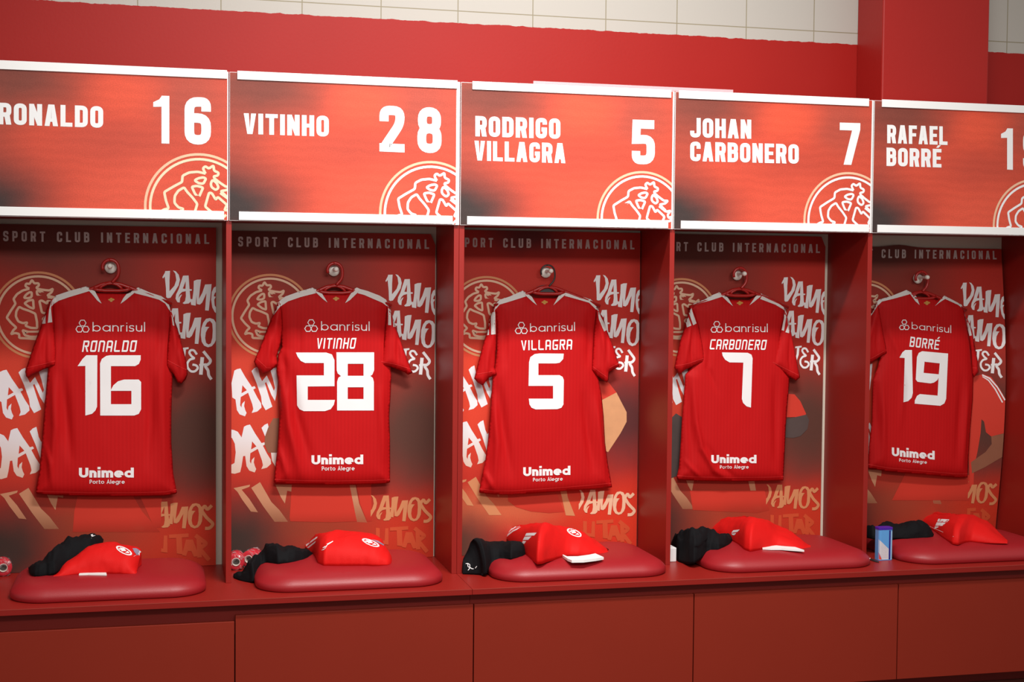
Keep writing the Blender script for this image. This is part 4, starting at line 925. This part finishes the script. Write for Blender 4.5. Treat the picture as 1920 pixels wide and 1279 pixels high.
  folds=[([(1651, 720), (1653, 790), (1654, 870)], 0.010, 0.006), ([(1660, 610), (1680, 660), (1690, 720), (1685, 800)], 0.012, 0.005), ([(1640, 720), (1643, 790), (1642, 860)], 0.010, -0.004), ([(1800, 700), (1796, 780), (1790, 870)], 0.016, -0.005), ([(1812, 720), (1806, 800), (1802, 880)], 0.012, 0.005)]),
]
DIGITS = [
 [([(161.8, 666.2), (182.5, 666.2), (182, 762.5), (178.8, 770), (172.6, 776), (160, 779.3), (160, 686.3), (145.4, 686.6), (154.8, 673)], []),
  ([(263.8, 666.2), (263.8, 674.4), (260.3, 682.6), (253.3, 686.6), (208, 686.6), (208, 731), (212.6, 722.5), (221.4, 715), (232.6, 711.8), (260, 711.8), (264.6, 716.3), (264.6, 767.5), (260, 776.3), (251.4, 779.3), (188, 779.3), (187.6, 681.4), (191, 673), (199.3, 667.4), (206.4, 666.2)], [[(208, 733), (246.4, 733), (246.4, 758), (208, 758)]])],
 [([(554.9, 661.1), (611.7, 661.1), (622.4, 664.7), (627.2, 675.5), (627.2, 724.3), (577, 724.8), (577, 750), (628, 750), (626, 759), (620, 767.4), (609.3, 771), (569.7, 771), (561.4, 767.4), (557, 760.3), (556, 704), (607.3, 704), (607.3, 680.8), (572, 680.8), (563.7, 676.7), (557.8, 668.3)], []),
  ([(630.8, 660.7), (701.5, 660.7), (701.5, 694.4), (698, 702.8), (694.3, 705), (699, 708.7), (701, 716), (701, 769.8), (632, 769.8), (632, 716), (634.4, 708.3), (639.2, 705.2), (633.2, 700.4), (631.3, 694.4)], [[(652, 682.2), (681.6, 682.2), (681.6, 704.7), (652, 704.7)], [(652, 726.2), (681.6, 726.2), (681.6, 748.3), (652, 748.3)]])],
 [([(992, 679), (994.3, 669.8), (1002.5, 664), (1012, 662.7), (1057, 663.2), (1056, 673.3), (1049.4, 680.3), (1042.4, 681.5), (1009.5, 681.5), (1009.5, 703.5), (1049.3, 703.5), (1055, 706.9), (1057.2, 712.5), (1056.5, 758.4), (1052.7, 764.7), (1044.9, 767.3), (1004.5, 767.8), (996.7, 764.7), (992.7, 758.4), (991.5, 747.6), (1037, 747.6), (1037, 723.7), (991, 723.7)], [])],
 [([(1353.8, 660.8), (1401.9, 661.6), (1408.9, 665), (1411.2, 672), (1410.8, 682.2), (1408, 764.3), (1399.8, 762), (1393.2, 755.5), (1391, 747.9), (1393.7, 680), (1367.8, 679.6), (1359.6, 674.5), (1355, 667.4)], [])],
 [([(1697.4, 656.4), (1709.9, 656.4), (1711.6, 737), (1709.4, 745.7), (1702.9, 752.2), (1694, 754.4), (1696.3, 671.5), (1686.5, 670.6), (1692, 660.8)], []),
  ([(1722.6, 661.9), (1729, 658.6), (1777.7, 663), (1774, 747.9), (1770.7, 756.6), (1763, 761), (1715, 757), (1715.3, 751), (1719.3, 742.4), (1724.8, 739), (1758, 742), (1759.8, 708.5), (1757.6, 712.8), (1751, 717.6), (1744.5, 719), (1720.4, 716), (1717, 711.7), (1719.3, 669.5)], [[(1733.5, 678.3), (1762, 681.5), (1760.2, 702), (1731.8, 699.3)]])],
]
def hexes(x0, x1, y0, y1):
    w = x1-x0; h = y1-y0; out = []
    for cx, cy in ((0.5, 0.26), (0.26, 0.72), (0.74, 0.72)):
        r = 0.26*w
        out.append(ribbon([(x0+cx*w+r*math.cos(a*PI/3), y0+cy*h+r*0.96*math.sin(a*PI/3)) for a in range(6)], 1.5, True))
    return out
for k, d in enumerate(SHIRT):
    top = onY(*KNOB[k], YJ)
    t = thing('football_shirt', 'red football shirt numbered %s hanging %s' % (d['num'], d['look']), 'shirt', (top.x, YJ, top.z-0.05), 'red football shirts on hangers')
    b = obj('shirt_body', *pillow(d['body'], YJ, 0.017, 0.0075, 0.022, d['folds'], 0.018, 0.0016, k+1), 'jersey', t, True)
    sl = []
    for i, px in enumerate(d['sleeves']):
        cx = sum(p[0] for p in px)/len(px); lo = min(px, key=lambda q: -q[1]); hi = px[0]
        f = [([hi, ((hi[0]+lo[0])/2+2, (hi[1]+lo[1])/2), (lo[0]+3, lo[1]-10)], 0.010, 0.004), ([(cx+5, hi[1]+30), (cx+3, lo[1]-40), (cx+6, lo[1]-14)], 0.007, -0.004)]
        sl.append(obj('sleeve', *pillow(px, YJ-0.010, 0.014, 0.006, 0.011, f, 0.012, 0.0018, k*3+i+9), 'jersey', t, True))
    bv = bvh_of(b, *sl); bb = bvh_of(b)
    for y in d['yoke']: wrap_print('shoulder_stripe', [(y, [])], YJ, bv, 'ink_grey', t, 0.0016, 0.006)
    for y in d['sstr']: wrap_print('sleeve_stripe', [(y, [])], YJ, bv, 'ink_grey', t, 0.0014, 0.006)
    for y in d['flaps']: wrap_print('collar_flap', [(y, [])], YJ, bb, 'ink_grey', t, 0.0024, 0.006)
    wrap_print('number', DIGITS[k], YJ, bv, 'ink_white', t)
    wrap_print('name_lettering', layout(d['name'][0], d['name'][1], techno, 0.19, t=0.15), YJ, bv, 'ink_white', t)
    wrap_print('sponsor_lettering', layout('banrisul', d['bank'], lower, 0.14, t=0.088, xh=0.66)+hexes(*d['hexb']), YJ, bv, 'ink_white', t)
    wrap_print('hem_lettering', layout('Unimed', d['uni'], lower, 0.07, t=0.23, xh=0.72), YJ, bv, 'ink_white', t)
    wrap_print('hem_small_lettering', layout('Porto Alegre', d['porto'], lower, 0.13, t=0.15, xh=0.70), YJ, bv, 'ink_white', t)
    gx, gy = d['gold']
    wrap_print('neck_emblem', [(circle(gx, gy-1.5, 2.6, 1.9, 10), []), (circle(gx+3, gy, 3.2, 1.9, 10), []), (circle(gx-3, gy+0.3, 2.8, 1.6, 10), []), (circle(gx, gy+2.6, 2.6, 1.7, 10), [])], YJ, bb, 'gold', t)
    wrap_print('hem_stitching', [ribbon(d['hem'], 1.1)], YJ, bv, 'stitch', t, 0.0008)
    for c_ in d['cuffs']: wrap_print('cuff_stitching', [ribbon(c_, 0.9)], YJ, bv, 'stitch', t, 0.0008)

# ------------------------------------------------------------------ seat cushions
def rrect(cx, cy, hx, hy, r, n=10):
    out = []
    for sx_, sy_, a0 in ((1, 1, 0), (-1, 1, PI/2), (-1, -1, PI), (1, -1, 1.5*PI)):
        for i in range(n+1):
            a = a0+PI/2*i/n; out.append((cx+sx_*(hx-r)+r*math.cos(a), cy+sy_*(hy-r)+r*math.sin(a)))
    return out
CZ = ZB+0.060                                  # top of a cushion
CUSH = [(0.399, 0.61), (1.178, 0.628), (1.979, 0.632), (2.765, 0.642), (3.528, 0.640)]
PROF = [(0.004, 0.0), (0.0, 0.005), (0.0, 0.020), (0.0035, 0.0255), (0.013, 0.0355), (0.028, 0.0450), (0.048, 0.0520), (0.078, 0.0570), (0.115, 0.0592), (0.15, 0.060)]
for k, (cx, wdt) in enumerate(CUSH):
    cy, hy = 0.034, 0.228
    V = []; Fc = []; rings = []
    for ins, h in PROF:
        r = max(0.012, 0.115-ins*0.75); L = rrect(cx, cy, wdt/2-ins, hy-ins, r); rings.append(len(V))
        for x, y in L:
            wob = 0.0010*noise.noise(Vector((x*14, y*14, k)))*(1 if h > 0.01 else 0)
            V.append((x, y, ZB+0.0005+h+wob))
    n = len(V)//len(PROF)
    for i in range(len(PROF)-1):
        for j in range(n): j2 = (j+1) % n; Fc.append((i*n+j, i*n+j2, (i+1)*n+j2, (i+1)*n+j))
    Fc.append(tuple(range((len(PROF)-1)*n, len(PROF)*n))); Fc.append(tuple(range(n-1, -1, -1)))
    c = obj('seat_cushion', V, Fc, 'vinyl', None, True)
    tag(c, 'red vinyl seat cushion on the bench under the shirt numbered %s' % NUM[k], 'cushion', 'red seat cushions on the benches')

# ------------------------------------------------------------------ clothes laid on the cushions
def rest_height(x, y):
    """height of the cushion or bench under a point"""
    for cx, wdt in CUSH:
        dx, dy = wdt/2-abs(x-cx), 0.228-abs(y-0.034)
        if dx > 0 and dy > 0:
            if dx < 0.115 and dy < 0.115: d = 0.115-math.hypot(0.115-dx, 0.115-dy)
            else: d = min(dx, dy)
            if d > 0:
                for (a, h0), (b, h1) in zip(PROF[1:], PROF[2:]):
                    if d <= b: return ZB+h0+(h1-h0)*(d-a)/(b-a)+0.0015
                return ZB+0.0615
    return ZB+0.0005
def chaikin(pts):
    out = [pts[0]]
    for a, b in zip(pts, pts[1:]): out += [(a[0]*0.78+b[0]*0.22, a[1]*0.78+b[1]*0.22), (a[0]*0.22+b[0]*0.78, a[1]*0.22+b[1]*0.78)]
    return out+[pts[-1]]
def plres(pts, n):
    P = [Vector(p) for p in pts]; L = [0.0]
    for a, b in zip(P, P[1:]): L.append(L[-1]+(b-a).length)
    out = []; j = 0
    for i in range(n):
        t = L[-1]*i/(n-1)
        while j < len(P)-2 and L[j+1] < t: j += 1
        f = (t-L[j])/max(1e-9, L[j+1]-L[j]); out.append(P[j]+(P[j+1]-P[j])*min(1, f))
    return out
def heap(lower, upper, zs, depth, amp=0.006, freq=28, seed=0, n=72, m=30, pw=2.2, sag=0.0):
    """a soft heap: front edge along `lower` (met with the support height zs), outline over the top along `upper`"""
    lo = plres(chaikin(lower), n); up = plres(chaikin(upper), n); V = []; Fc = []
    bay = int(onZ(*lower[len(lower)//2], ZB).x//W)
    if isinstance(zs, (int, float)): zs = [zs]*2
    for i in range(n):
        s = i/(n-1); q = s*(len(zs)-1); a = min(int(q), len(zs)-2); zb = zs[a]+(zs[a+1]-zs[a])*(q-a)
        pf = onZ(lo[i].x, lo[i].y, zb)
        dep = depth*(0.15+0.85*math.sin(PI*min(1, max(0, s)))**0.6)
        # the top is where the view line over the heap's back meets the middle of its depth
        pt = onY(up[i].x, up[i].y, pf.y+dep*0.55); zt = max(pt.z, zb+0.003)
        for j in range(m+1):
            w = j/m; a_ = PI*w; c, sn = math.cos(a_), math.sin(a_)
            e = 2/pw; yy = -math.copysign(abs(c)**e, c); zz_ = abs(sn)**e
            f = (yy+1)/2
            x = pf.x+(pt.x-pf.x)*min(1, f/0.55)
            p = Vector((x, pf.y+dep*f, zb+(zt-zb)*zz_))
            k = min(1.0, zz_*1.6)*min(1, 8*s*(1-s)+0.15)
            nv = noise.noise(Vector((p.x*freq, p.y*freq*0.7, p.z*freq+seed*5.1)))
            n2 = noise.noise(Vector((p.x*freq*2.6+seed, p.y*freq*2.1, p.z*freq*2.6)))
            rid = 1-abs(noise.noise(Vector((p.x*freq*0.8+3*seed, p.y*freq*0.5, p.z*freq*1.1))))*2
            hem = noise.noise(Vector((p.x*62+seed*3, 0.3, seed)))*max(0, 1-zz_*2.2)*(1 if w < 0.5 else 0)
            d = amp*(nv*0.6+n2*0.35+rid*0.35-0.25)*k+0.007*hem*min(1, 8*s*(1-s))*(0.2+min(1, w*14))
            fx, fy_ = p.x, p.y+d*c*0.9
            if fy_ > -0.004: fx = max(fx, bay*W+0.021)
            V.append((fx, fy_, max(min(zb, rest_height(fx, fy_)) if w < 0.02 else rest_height(fx, fy_), p.z+d*(0.35+0.65*sn)*(1 if w > 0.03 else 0))))
        # the underside follows the cushion or bench it lies on
        A0, A1 = Vector(V[-(m+1)]), Vector(V[-1])
        for j in range(1, 9):
            p = A1.lerp(A0, j/9); V.append((p.x, p.y, max(min(A0.z, A1.z, p.z), rest_height(p.x, p.y))))
    r = m+9
    for i in range(n-1):
        for j in range(r):
            j2 = (j+1) % r; a = i*r; Fc.append((a+j, a+r+j, a+r+j2, a+j2))
    Fc.append(tuple(range(r-1, -1, -1))); Fc.append(tuple((n-1)*r+j for j in range(r)))
    return V, Fc
Z9 = lambda pts, x0=0, y0=900, s=3.375: Zm(x0, y0, s, pts)
CB = CZ-0.002
def shirt_heap(k, lower, upper, depth, label, prints, seed, zs=None):
    q = onZ(*lower[len(lower)//2], CB)
    t = thing('training_shirt', label, 'shirt', (q.x, q.y+depth/2, CB), 'folded red training shirts on the cushions')
    b = obj('folded_body', *heap(lower, upper, zs or CB, depth, 0.0095, 17, seed), 'training', t, True)
    bv = bvh_of(b)
    for nm, shapes, m_ in prints: wrap_print(nm, shapes, q.y, bv, m_, t, 0.0016, 0.006)
    return t
def bars(p, q, r):
    """three slanted bars of a sportswear mark, widest at the top: p top left, q top right, r lower tip"""
    P, Q, R_ = Vector(p), Vector(q), Vector(r); out = []
    for a, b in ((0.0, 0.27), (0.34, 0.62), (0.69, 0.98)):
        out.append(([tuple(P+(R_-P)*a), tuple(Q+(R_-Q)*a), tuple(Q+(R_-Q)*b), tuple(P+(R_-P)*b)], []))
    return out
def badge(cx, cy, rx, ry, tilt):
    a = math.radians(tilt); c, s = math.cos(a), math.sin(a)
    mp = lambda L: [(cx+x*c-y*s, cy+x*s+y*c) for x, y in L]
    S = [(mp(circle(0, 0, rx, ry, 20)), [mp(circle(0, 0, rx*0.80, ry*0.72, 20))])]
    S += [(mp([(-rx*0.6, -ry*0.3), (-rx*0.1, -ry*0.7), (rx*0.25, -ry*0.2), (-rx*0.2, ry*0.5)]), []), (mp([(rx*0.2, ry*0.45), (rx*0.4, -ry*0.4), (rx*0.7, 0)]), []), (mp([(-rx*0.75, 0), (-rx*0.5, ry*0.45), (-rx*0.3, ry*0.1)]), [])]
    return S
z0 = lambda p: Z9(p, 0); z1 = lambda p: Z9(p, 420, 900, 3.374); z2 = lambda p: Z9(p, 850, 920, 3.563); z3 = lambda p: Z9(p, 1240, 920, 3.563); z4 = lambda p: Z9(p, 1600, 920, 3.5625)
shirt_heap(0, [(100, 1082), (120, 1081), (150, 1078), (195, 1077), (254, 1077.5), (257, 1074)], [(100, 1080), (125, 1050), (160, 1026), (195, 1016), (216, 1016.5), (240, 1022), (262, 1027), (266, 1036), (259, 1060), (257, 1074)], 0.19,
           'folded red training shirt under crumpled black clothing, below the shirt numbered 16',
           [('chest_badge', badge(*z0([(785, 447)])[0], 16.5, 6.0, 26), 'ink_white'), ('collar', [(z0([(838, 432), (862, 432), (885, 446), (880, 470), (868, 478), (850, 455)]), [])], 'grey_cloth'), ('collar_edge', [(z0([(884, 446), (898, 455), (893, 472), (880, 478), (876, 465)]), [])], 'ink_white')], 1)
shirt_heap(1, [(573, 1026), (580, 1033), (589, 1042), (598, 1062), (639, 1062.4), (681, 1061.5), (704.5, 1062), (733, 1060), (735, 1052)], [(573, 1023), (583, 1012), (596, 1001), (616, 998.5), (648, 995), (687, 999), (716, 1008), (721, 1021), (733.6, 1041), (735, 1050)], 0.25,
           'folded red training shirt on the cushion below the shirt numbered 28',
           [('sport_mark', [(z1([(650, 405), (690, 385), (690, 390), (655, 412)]), []), (z1([(628, 425), (657, 410), (645, 426), (622, 432)]), []), (z1([(614, 446), (650, 426), (630, 443)]), [])], 'ink_white'),
            ('chest_badge', badge(*z1([(928, 397)])[0], 17.5, 5.2, 22), 'ink_white'), ('collar', [(z1([(935, 375), (975, 385), (1012, 408), (1012, 416), (985, 402)]), [])], 'grey_cloth'),
            ('sleeve_stripe', [(z1([(518, 410), (580, 362), (592, 358), (588, 368), (535, 408), (522, 420)]), []), (z1([(524, 428), (580, 385), (576, 398), (535, 432)]), [])], 'ink_white')], 2)
shirt_heap(2, [(945.4, 1003), (951, 1012.6), (970, 1030), (987.5, 1043), (1000, 1053), (1008.6, 1060), (1041, 1049.7), (1063, 1043.5), (1090, 1044), (1138, 1038), (1141, 1034)], [(945.4, 1001), (958, 991), (976, 984.5), (1015.6, 980), (1046.5, 985), (1091, 996), (1119.4, 1014), (1138, 1029), (1141, 1033)], 0.27,
           'folded red training shirt over a white towel, below the shirt numbered 5',
           [('sport_mark', [(z2([(488, 284), (557, 281), (541, 300), (478, 303)]), []), (z2([(476, 308), (522, 306), (500, 329), (464, 330)]), []), (z2([(463, 336), (486, 338), (474, 356), (459, 352)]), [])], 'ink_white'),
            ('chest_badge', badge(*z2([(808, 281)])[0], 15, 6.0, 24), 'ink_white'),
            ('sleeve_stripe', [(z2([(340, 290), (385, 255), (430, 233), (445, 238), (390, 262), (350, 298)]), []), (z2([(346, 304), (392, 268), (448, 243), (450, 248), (398, 275), (356, 309)]), [])], 'ink_white')], 3)
shirt_heap(3, [(1324, 990), (1344, 1004), (1379, 1018), (1400, 1036), (1431, 1031), (1453, 1027), (1473, 1028), (1501, 1030), (1520, 1027)], [(1324, 988.5), (1345, 978.5), (1380, 968.5), (1414, 968.5), (1436.5, 974.4), (1456, 984), (1481, 993), (1501, 1012), (1520, 1025)], 0.26,
           'folded red training shirt over a white book, below the shirt numbered 7',
           [('sport_mark', [(z3([(480, 265), (524, 260), (508, 276), (468, 283)]), []), (z3([(466, 288), (500, 284), (488, 298), (478, 298)]), [])], 'ink_white'),
            ('sleeve_stripe', [(z3([(300, 243), (340, 215), (375, 208), (376, 213), (345, 224), (308, 247)]), [])], 'ink_white')], 4)
shirt_heap(4, [(1699.6, 963), (1705, 973), (1720.7, 978), (1750, 995), (1768.4, 1011), (1791, 1024), (1816, 1016), (1841, 1018.5), (1864, 1019.6), (1889, 1019.6)], [(1699.6, 960), (1702.5, 958.4), (1720.7, 958.2), (1751.6, 960.2), (1796.5, 963), (1833, 967), (1858, 979), (1872, 995), (1889, 1013)], 0.27,
           'folded red training shirt below the shirt numbered 19, a white three-bar mark on it',
           [('sport_mark', [(z4([(568, 188), (643, 193), (625, 211), (560, 207)]), []), (z4([(557, 212), (618, 214), (594, 236), (547, 234)]), []), (z4([(545, 239), (580, 240), (541, 258)]), [])], 'ink_white'),
            ('cuff_stripe', [(z4([(358, 150), (372, 137), (425, 137), (380, 150), (366, 172), (360, 168)]), []), (z4([(370, 182), (384, 152), (432, 141), (434, 146), (394, 160), (378, 188)]), [])], 'ink_white'),
            ('collar', [(z4([(420, 195), (437, 165), (455, 205), (440, 200)]), [])], 'grey_cloth')], 5)
# white things under the shirts
def slab(name, px, z, thick, m_, label, cat, depth):
    F_ = [onZ(u, v, z) for u, v in px]; cx = sum(p.x for p in F_)/len(F_)
    bk = [Vector((cx+(p.x-cx)*0.9, p.y+depth, z)) for p in F_[::-1]]
    L = F_+bk; n = len(L); V = [(p.x, p.y, z) for p in L]+[(p.x, p.y+0.001, z+thick) for p in L]
    Fc = [tuple(range(n-1, -1, -1)), tuple(range(n, 2*n))]+[(i, (i+1) % n, n+(i+1) % n, n+i) for i in range(n)]
    o = obj(name, V, Fc, m_); return tag(o, label, cat)
slab('white_towel', [(148, 1079), (165, 1078.5), (185, 1079), (200, 1079.5)], CZ, 0.004, 'paper', 'strip of white towel showing under the folded training shirt below shirt 16', 'towel', 0.05)
slab('white_towel', [(1057, 1047), (1064, 1052), (1072, 1055.3), (1094, 1055), (1118, 1052), (1132, 1049.3)], CZ, 0.0085, 'paper', 'white folded towel sticking out from under the training shirt below shirt 5', 'towel', 0.07)
slab('white_book', [(1430, 1030.5), (1445, 1031.5), (1465, 1031.5), (1485, 1033.2), (1508, 1034.8)], CZ, 0.0065, 'paper', 'thin white book lying under the training shirt below shirt 7', 'book', 0.06)

def black_heap(lower, upper, zs, depth, label, prints, seed, amp=0.019):
    q = onZ(*lower[len(lower)//2], ZB+0.03)
    t = thing('black_clothing', label, 'clothing', (q.x, q.y+depth/2, ZB), 'crumpled black clothing on the benches')
    b = obj('crumpled_cloth', *heap(lower, upper, zs, depth, amp, 24, seed, 90, 34, 2.0), 'black', t, True)
    bv = bvh_of(b)
    for nm, shapes, m_ in prints: wrap_print(nm, shapes, q.y, bv, m_, t, 0.002, 0.006)
    return t
black_heap([(53, 1066), (55, 1077), (68, 1082), (98, 1079), (118, 1067), (145, 1052), (178, 1037), (192, 1024), (194, 1014)], [(53, 1064), (71, 1051), (92, 1037), (110, 1022), (124, 1008), (139, 1003.5), (169, 1000), (188, 1003), (194, 1012)], [CB, CB, CB+0.02, CB+0.045, CB+0.065], 0.13,
           'crumpled black clothing draped over the training shirt below shirt 16', [('white_mark', [(z0([(574, 346), (590, 342), (584, 352), (606, 350), (588, 358), (578, 370), (580, 356)]), [])], 'ink_white')], 11)
black_heap([(436, 1083.7), (452.6, 1089.7), (475, 1094), (480, 1080), (491, 1063), (518, 1058), (547.5, 1056), (574, 1049), (586, 1040)], [(436, 1077), (458.5, 1067), (476, 1041), (494, 1029), (500, 1018), (515, 1017.5), (530, 1023.5), (553, 1020.5), (574, 1026.5), (586, 1037)], [ZB+0.0005, ZB+0.0005, ZB+0.03, CB, CB, CB], 0.15,
           'crumpled black clothing left of the training shirt below shirt 28', [], 12)
black_heap([(868, 1077), (892, 1077.7), (910, 1080), (917, 1069), (923, 1060), (940, 1052), (962, 1048.5), (984, 1043), (986.5, 1036)], [(868, 1052), (871, 1042), (880, 1027), (885, 1012.5), (895, 1008.5), (911.7, 1014), (934, 1017), (948, 1017), (962, 1012.5), (979, 1015), (986.5, 1032)], [ZB+0.0005, ZB+0.0005, ZB+0.03, CB, CB], 0.16,
           'crumpled black clothing with white lettering, left of the training shirt below shirt 5', [('white_lettering', [ribbon(z2([(83, 488), (97, 487), (97, 505)]), 1.3), ribbon(rpath([(*p, 3) for p in z2([(97, 487), (112, 494), (108, 515), (97, 507)])], False, 3), 1.3), ribbon(z2([(98, 533), (113, 514), (124, 522), (135, 523)]), 1.3), ribbon(z2([(146, 519), (157, 505)]), 1.0)], 'ink_white')], 13, 0.010)
black_heap([(1261, 1026), (1266.7, 1036), (1267.5, 1050), (1273.7, 1055), (1297.5, 1059.5), (1316, 1047), (1327, 1036), (1352, 1029), (1369, 1022), (1377.5, 1009)], [(1261, 1016), (1266, 1004), (1271, 995), (1296, 991.4), (1324, 989), (1338, 996), (1346.6, 1006), (1363.5, 1000), (1377.5, 1006)], [ZB+0.0005, ZB+0.0005, ZB+0.03, CB, CB], 0.15,
           'crumpled black clothing left of the training shirt below shirt 7, a white box behind it', [], 14)
black_heap([(1622, 1008), (1640, 1012), (1676, 1010), (1706.7, 1011), (1749, 1009), (1751, 1004)], [(1622, 988), (1634, 984), (1648, 987), (1652, 982), (1657.5, 979), (1684, 982), (1712, 976.5), (1726, 976.5), (1740, 986), (1751, 1002)], [CB, CB, CB], 0.12,
           'crumpled black clothing behind the blue tin, below shirt 19', [], 15)

# ------------------------------------------------------------------ bandage rolls in clear film
def roll(u, v, yaw, label, rad=0.029, ln_=0.075, z=None):
    zc = (z if z is not None else ZB)+rad+0.001
    q = onZ(u, v, zc)                            # centre of the near end
    t = thing('bandage_roll', label, 'bandage', (q.x, q.y, zc-rad), 'rolls of red bandage wrapped in film')
    a = math.radians(yaw); ax = Vector((math.sin(a), math.cos(a), 0)); sd = Vector((math.cos(a), -math.sin(a), 0)); upv = Vector((0, 0, 1))
    def turned(prof, n=28, jig=0.0):
        V = []; Fc = []
        for i, (r, h) in enumerate(prof):
            for k in range(n):
                an = 2*PI*k/n; rr = r*(1+jig*noise.noise(Vector((k*0.9, i*0.8, u*0.1)))); V.append(q+ax*h+sd*(rr*math.cos(an))+upv*max(-rad, rr*math.sin(an)))
        for i in range(len(prof)-1):
            for k in range(n): k2 = (k+1) % n; Fc.append((i*n+k, (i+1)*n+k, (i+1)*n+k2, i*n+k2))
        return V, Fc
    r0 = rad*0.50
    V, Fc = turned([(r0, 0.002), (rad*0.9, 0.0), (rad, 0.003), (rad, ln_-0.003), (rad*0.9, ln_), (r0, ln_-0.002)]); obj('wound_bandage', V, Fc, 'bandage', t, True)
    V, Fc = turned([(r0*0.84, 0.02), (r0*0.84, -0.001), (r0, -0.001), (r0, ln_-0.003)]); c = obj('core', V, Fc, 'core', t, True)
    V, Fc = turned([(0.0001, 0.021), (r0*0.83, 0.021)]); obj('core_hollow', V, Fc, 'core_in', c)
    V, Fc = turned([(rad*0.25, -0.006), (rad*0.7, -0.006), (rad*1.04, -0.002), (rad*1.09, ln_*0.5), (rad*1.06, ln_), (rad*0.7, ln_+0.014), (rad*0.75, ln_+0.03)], 40, 0.16); obj('film_wrap', V, Fc, 'film', t)
    return t
roll(6, 1065, -8, 'film-wrapped red bandage roll at the left edge of the photo, nearest the frame')
roll(33, 1056, 12, 'film-wrapped red bandage roll beside the black clothing below shirt 16')
roll(442.5, 1054, 4, 'film-wrapped red bandage roll standing clear beside the divider, below shirt 28')
roll(466, 1049, 22, 'film-wrapped red bandage roll half behind the black clothing below shirt 28')
roll(869, 1010, 6, 'film-wrapped red bandage roll behind the black clothing below shirt 5', z=ZB+0.02)
roll(1260, 1008, 8, 'film-wrapped red bandage roll behind the black clothing below shirt 7', z=ZB+0.005)

# ------------------------------------------------------------------ small things
q = onZ(1259, 1054, ZB); box_x = q.x
bm = bmesh.new(); bm_box(bm, q.x-0.02, q.x+0.019, q.y+0.0, q.y+0.06, ZB+0.0005, ZB+0.052, 0.002)
tag(bm_obj('small_box', bm, 'white'), 'small white box behind the black clothing and the divider, below shirt 7', 'box')

q = onZ(1661, 1051, ZB)
t = thing('wipes_tin', 'upright blue and white tin with a violet lid standing on the bench', 'tin', (q.x, q.y+0.018, ZB))
HW, HD, HT = 0.0285, 0.019, 0.113
def prism(sc, z0_, z1_, bev=0.0):
    V = []; Fc = []
    L0 = rrect(q.x, q.y+0.019, HW*sc, HD*sc, 0.009, 6); n = len(L0)
    lev = [(1-bev*8, z0_), (1, z0_+bev*0.03), (1, z1_-bev*0.03), (1-bev*8, z1_)] if bev else [(1, z0_), (1, z1_)]
    for f, z in lev:
        for x, y in L0: V.append((q.x+(x-q.x)*f, q.y+0.019+(y-q.y-0.019)*f, z))
    m = len(lev)
    for i in range(m-1):
        for j in range(n): j2 = (j+1) % n; Fc.append((i*n+j, i*n+j2, (i+1)*n+j2, (i+1)*n+j))
    Fc.append(tuple(range((m-1)*n, m*n))); Fc.append(tuple(range(n-1, -1, -1)))
    return V, Fc
tb = obj('tin_body', *prism(1.0, ZB+0.0005, ZB+0.0005+HT), 'tin_blue', t)
obj('lid', *prism(1.03, ZB+0.0006+HT, ZB+HT+0.009, 0.006), 'tin_lid', t)
fy = q.y-0.0003
tbv = bvh_of(tb)
def lab(name, pts, m_, off): wrap_print(name, [([(q.x+x, ZB+z) for x, z in pts], [])], q.y, tbv, m_, tb, off, 0.002, pix=False)
lab('text_panel', [(-0.016, 0.004), (0.0105, 0.004), (0.0105, 0.043), (-0.0282, 0.078), (-0.0282, 0.032)], 'tin_text', 0.0002)
lab('orange_corner', [(-0.0282, 0.004), (-0.0172, 0.004), (-0.0282, 0.030)], 'tin_orange', 0.0002)
lab('navy_stripe', [(0.0115, 0.003), (0.0175, 0.003), (0.0175, 0.112), (0.0115, 0.112)], 'tin_navy', 0.0002)
lab('pale_stripe', [(0.0185, 0.004), (0.0283, 0.004), (0.0283, 0.108), (0.0185, 0.108)], 'tin_pale', 0.0002)

a, b, c = onZ(1606, 1043.5, ZB+0.002), onZ(1631, 1048, ZB+0.002), onZ(1646.5, 1054, ZB+0.002)
t = thing('tagged_cord', 'thin dark cord with an oval tag lying on the bench left of the tin', 'cord', (b.x, b.y, ZB))
obj('cord', *tube([a, a+(b-a)*0.35+Vector((0, 0.004, 0)), a+(b-a)*0.7, b], 0.0016, 8), 'hanger_dark', t, True)
d = (c-b); sd = Vector((-d.y, d.x, 0)).normalized()
V = []; Fc = []
for z in (0.0005, 0.0035):
    for k in range(24):
        an = 2*PI*k/24; V.append(b+d*0.5+d*(0.56*math.cos(an))+sd*(0.009*math.sin(an))+Vector((0, 0, z-0.002)))
Fc = [tuple(range(23, -1, -1)), tuple(range(24, 48))]+[(k, (k+1) % 24, 24+(k+1) % 24, 24+k) for k in range(24)]
obj('oval_tag', V, Fc, 'hanger_dark', t)
V, Fc = lathe([(0.0, 0.0025), (0.002, 0.002), (0.0028, 0.0), (0.002, -0.002), (0, -0.0025)], (b.x, b.y, ZB+0.0035), 'Z', 12); obj('metal_ring', V, Fc, 'chrome', t, True)
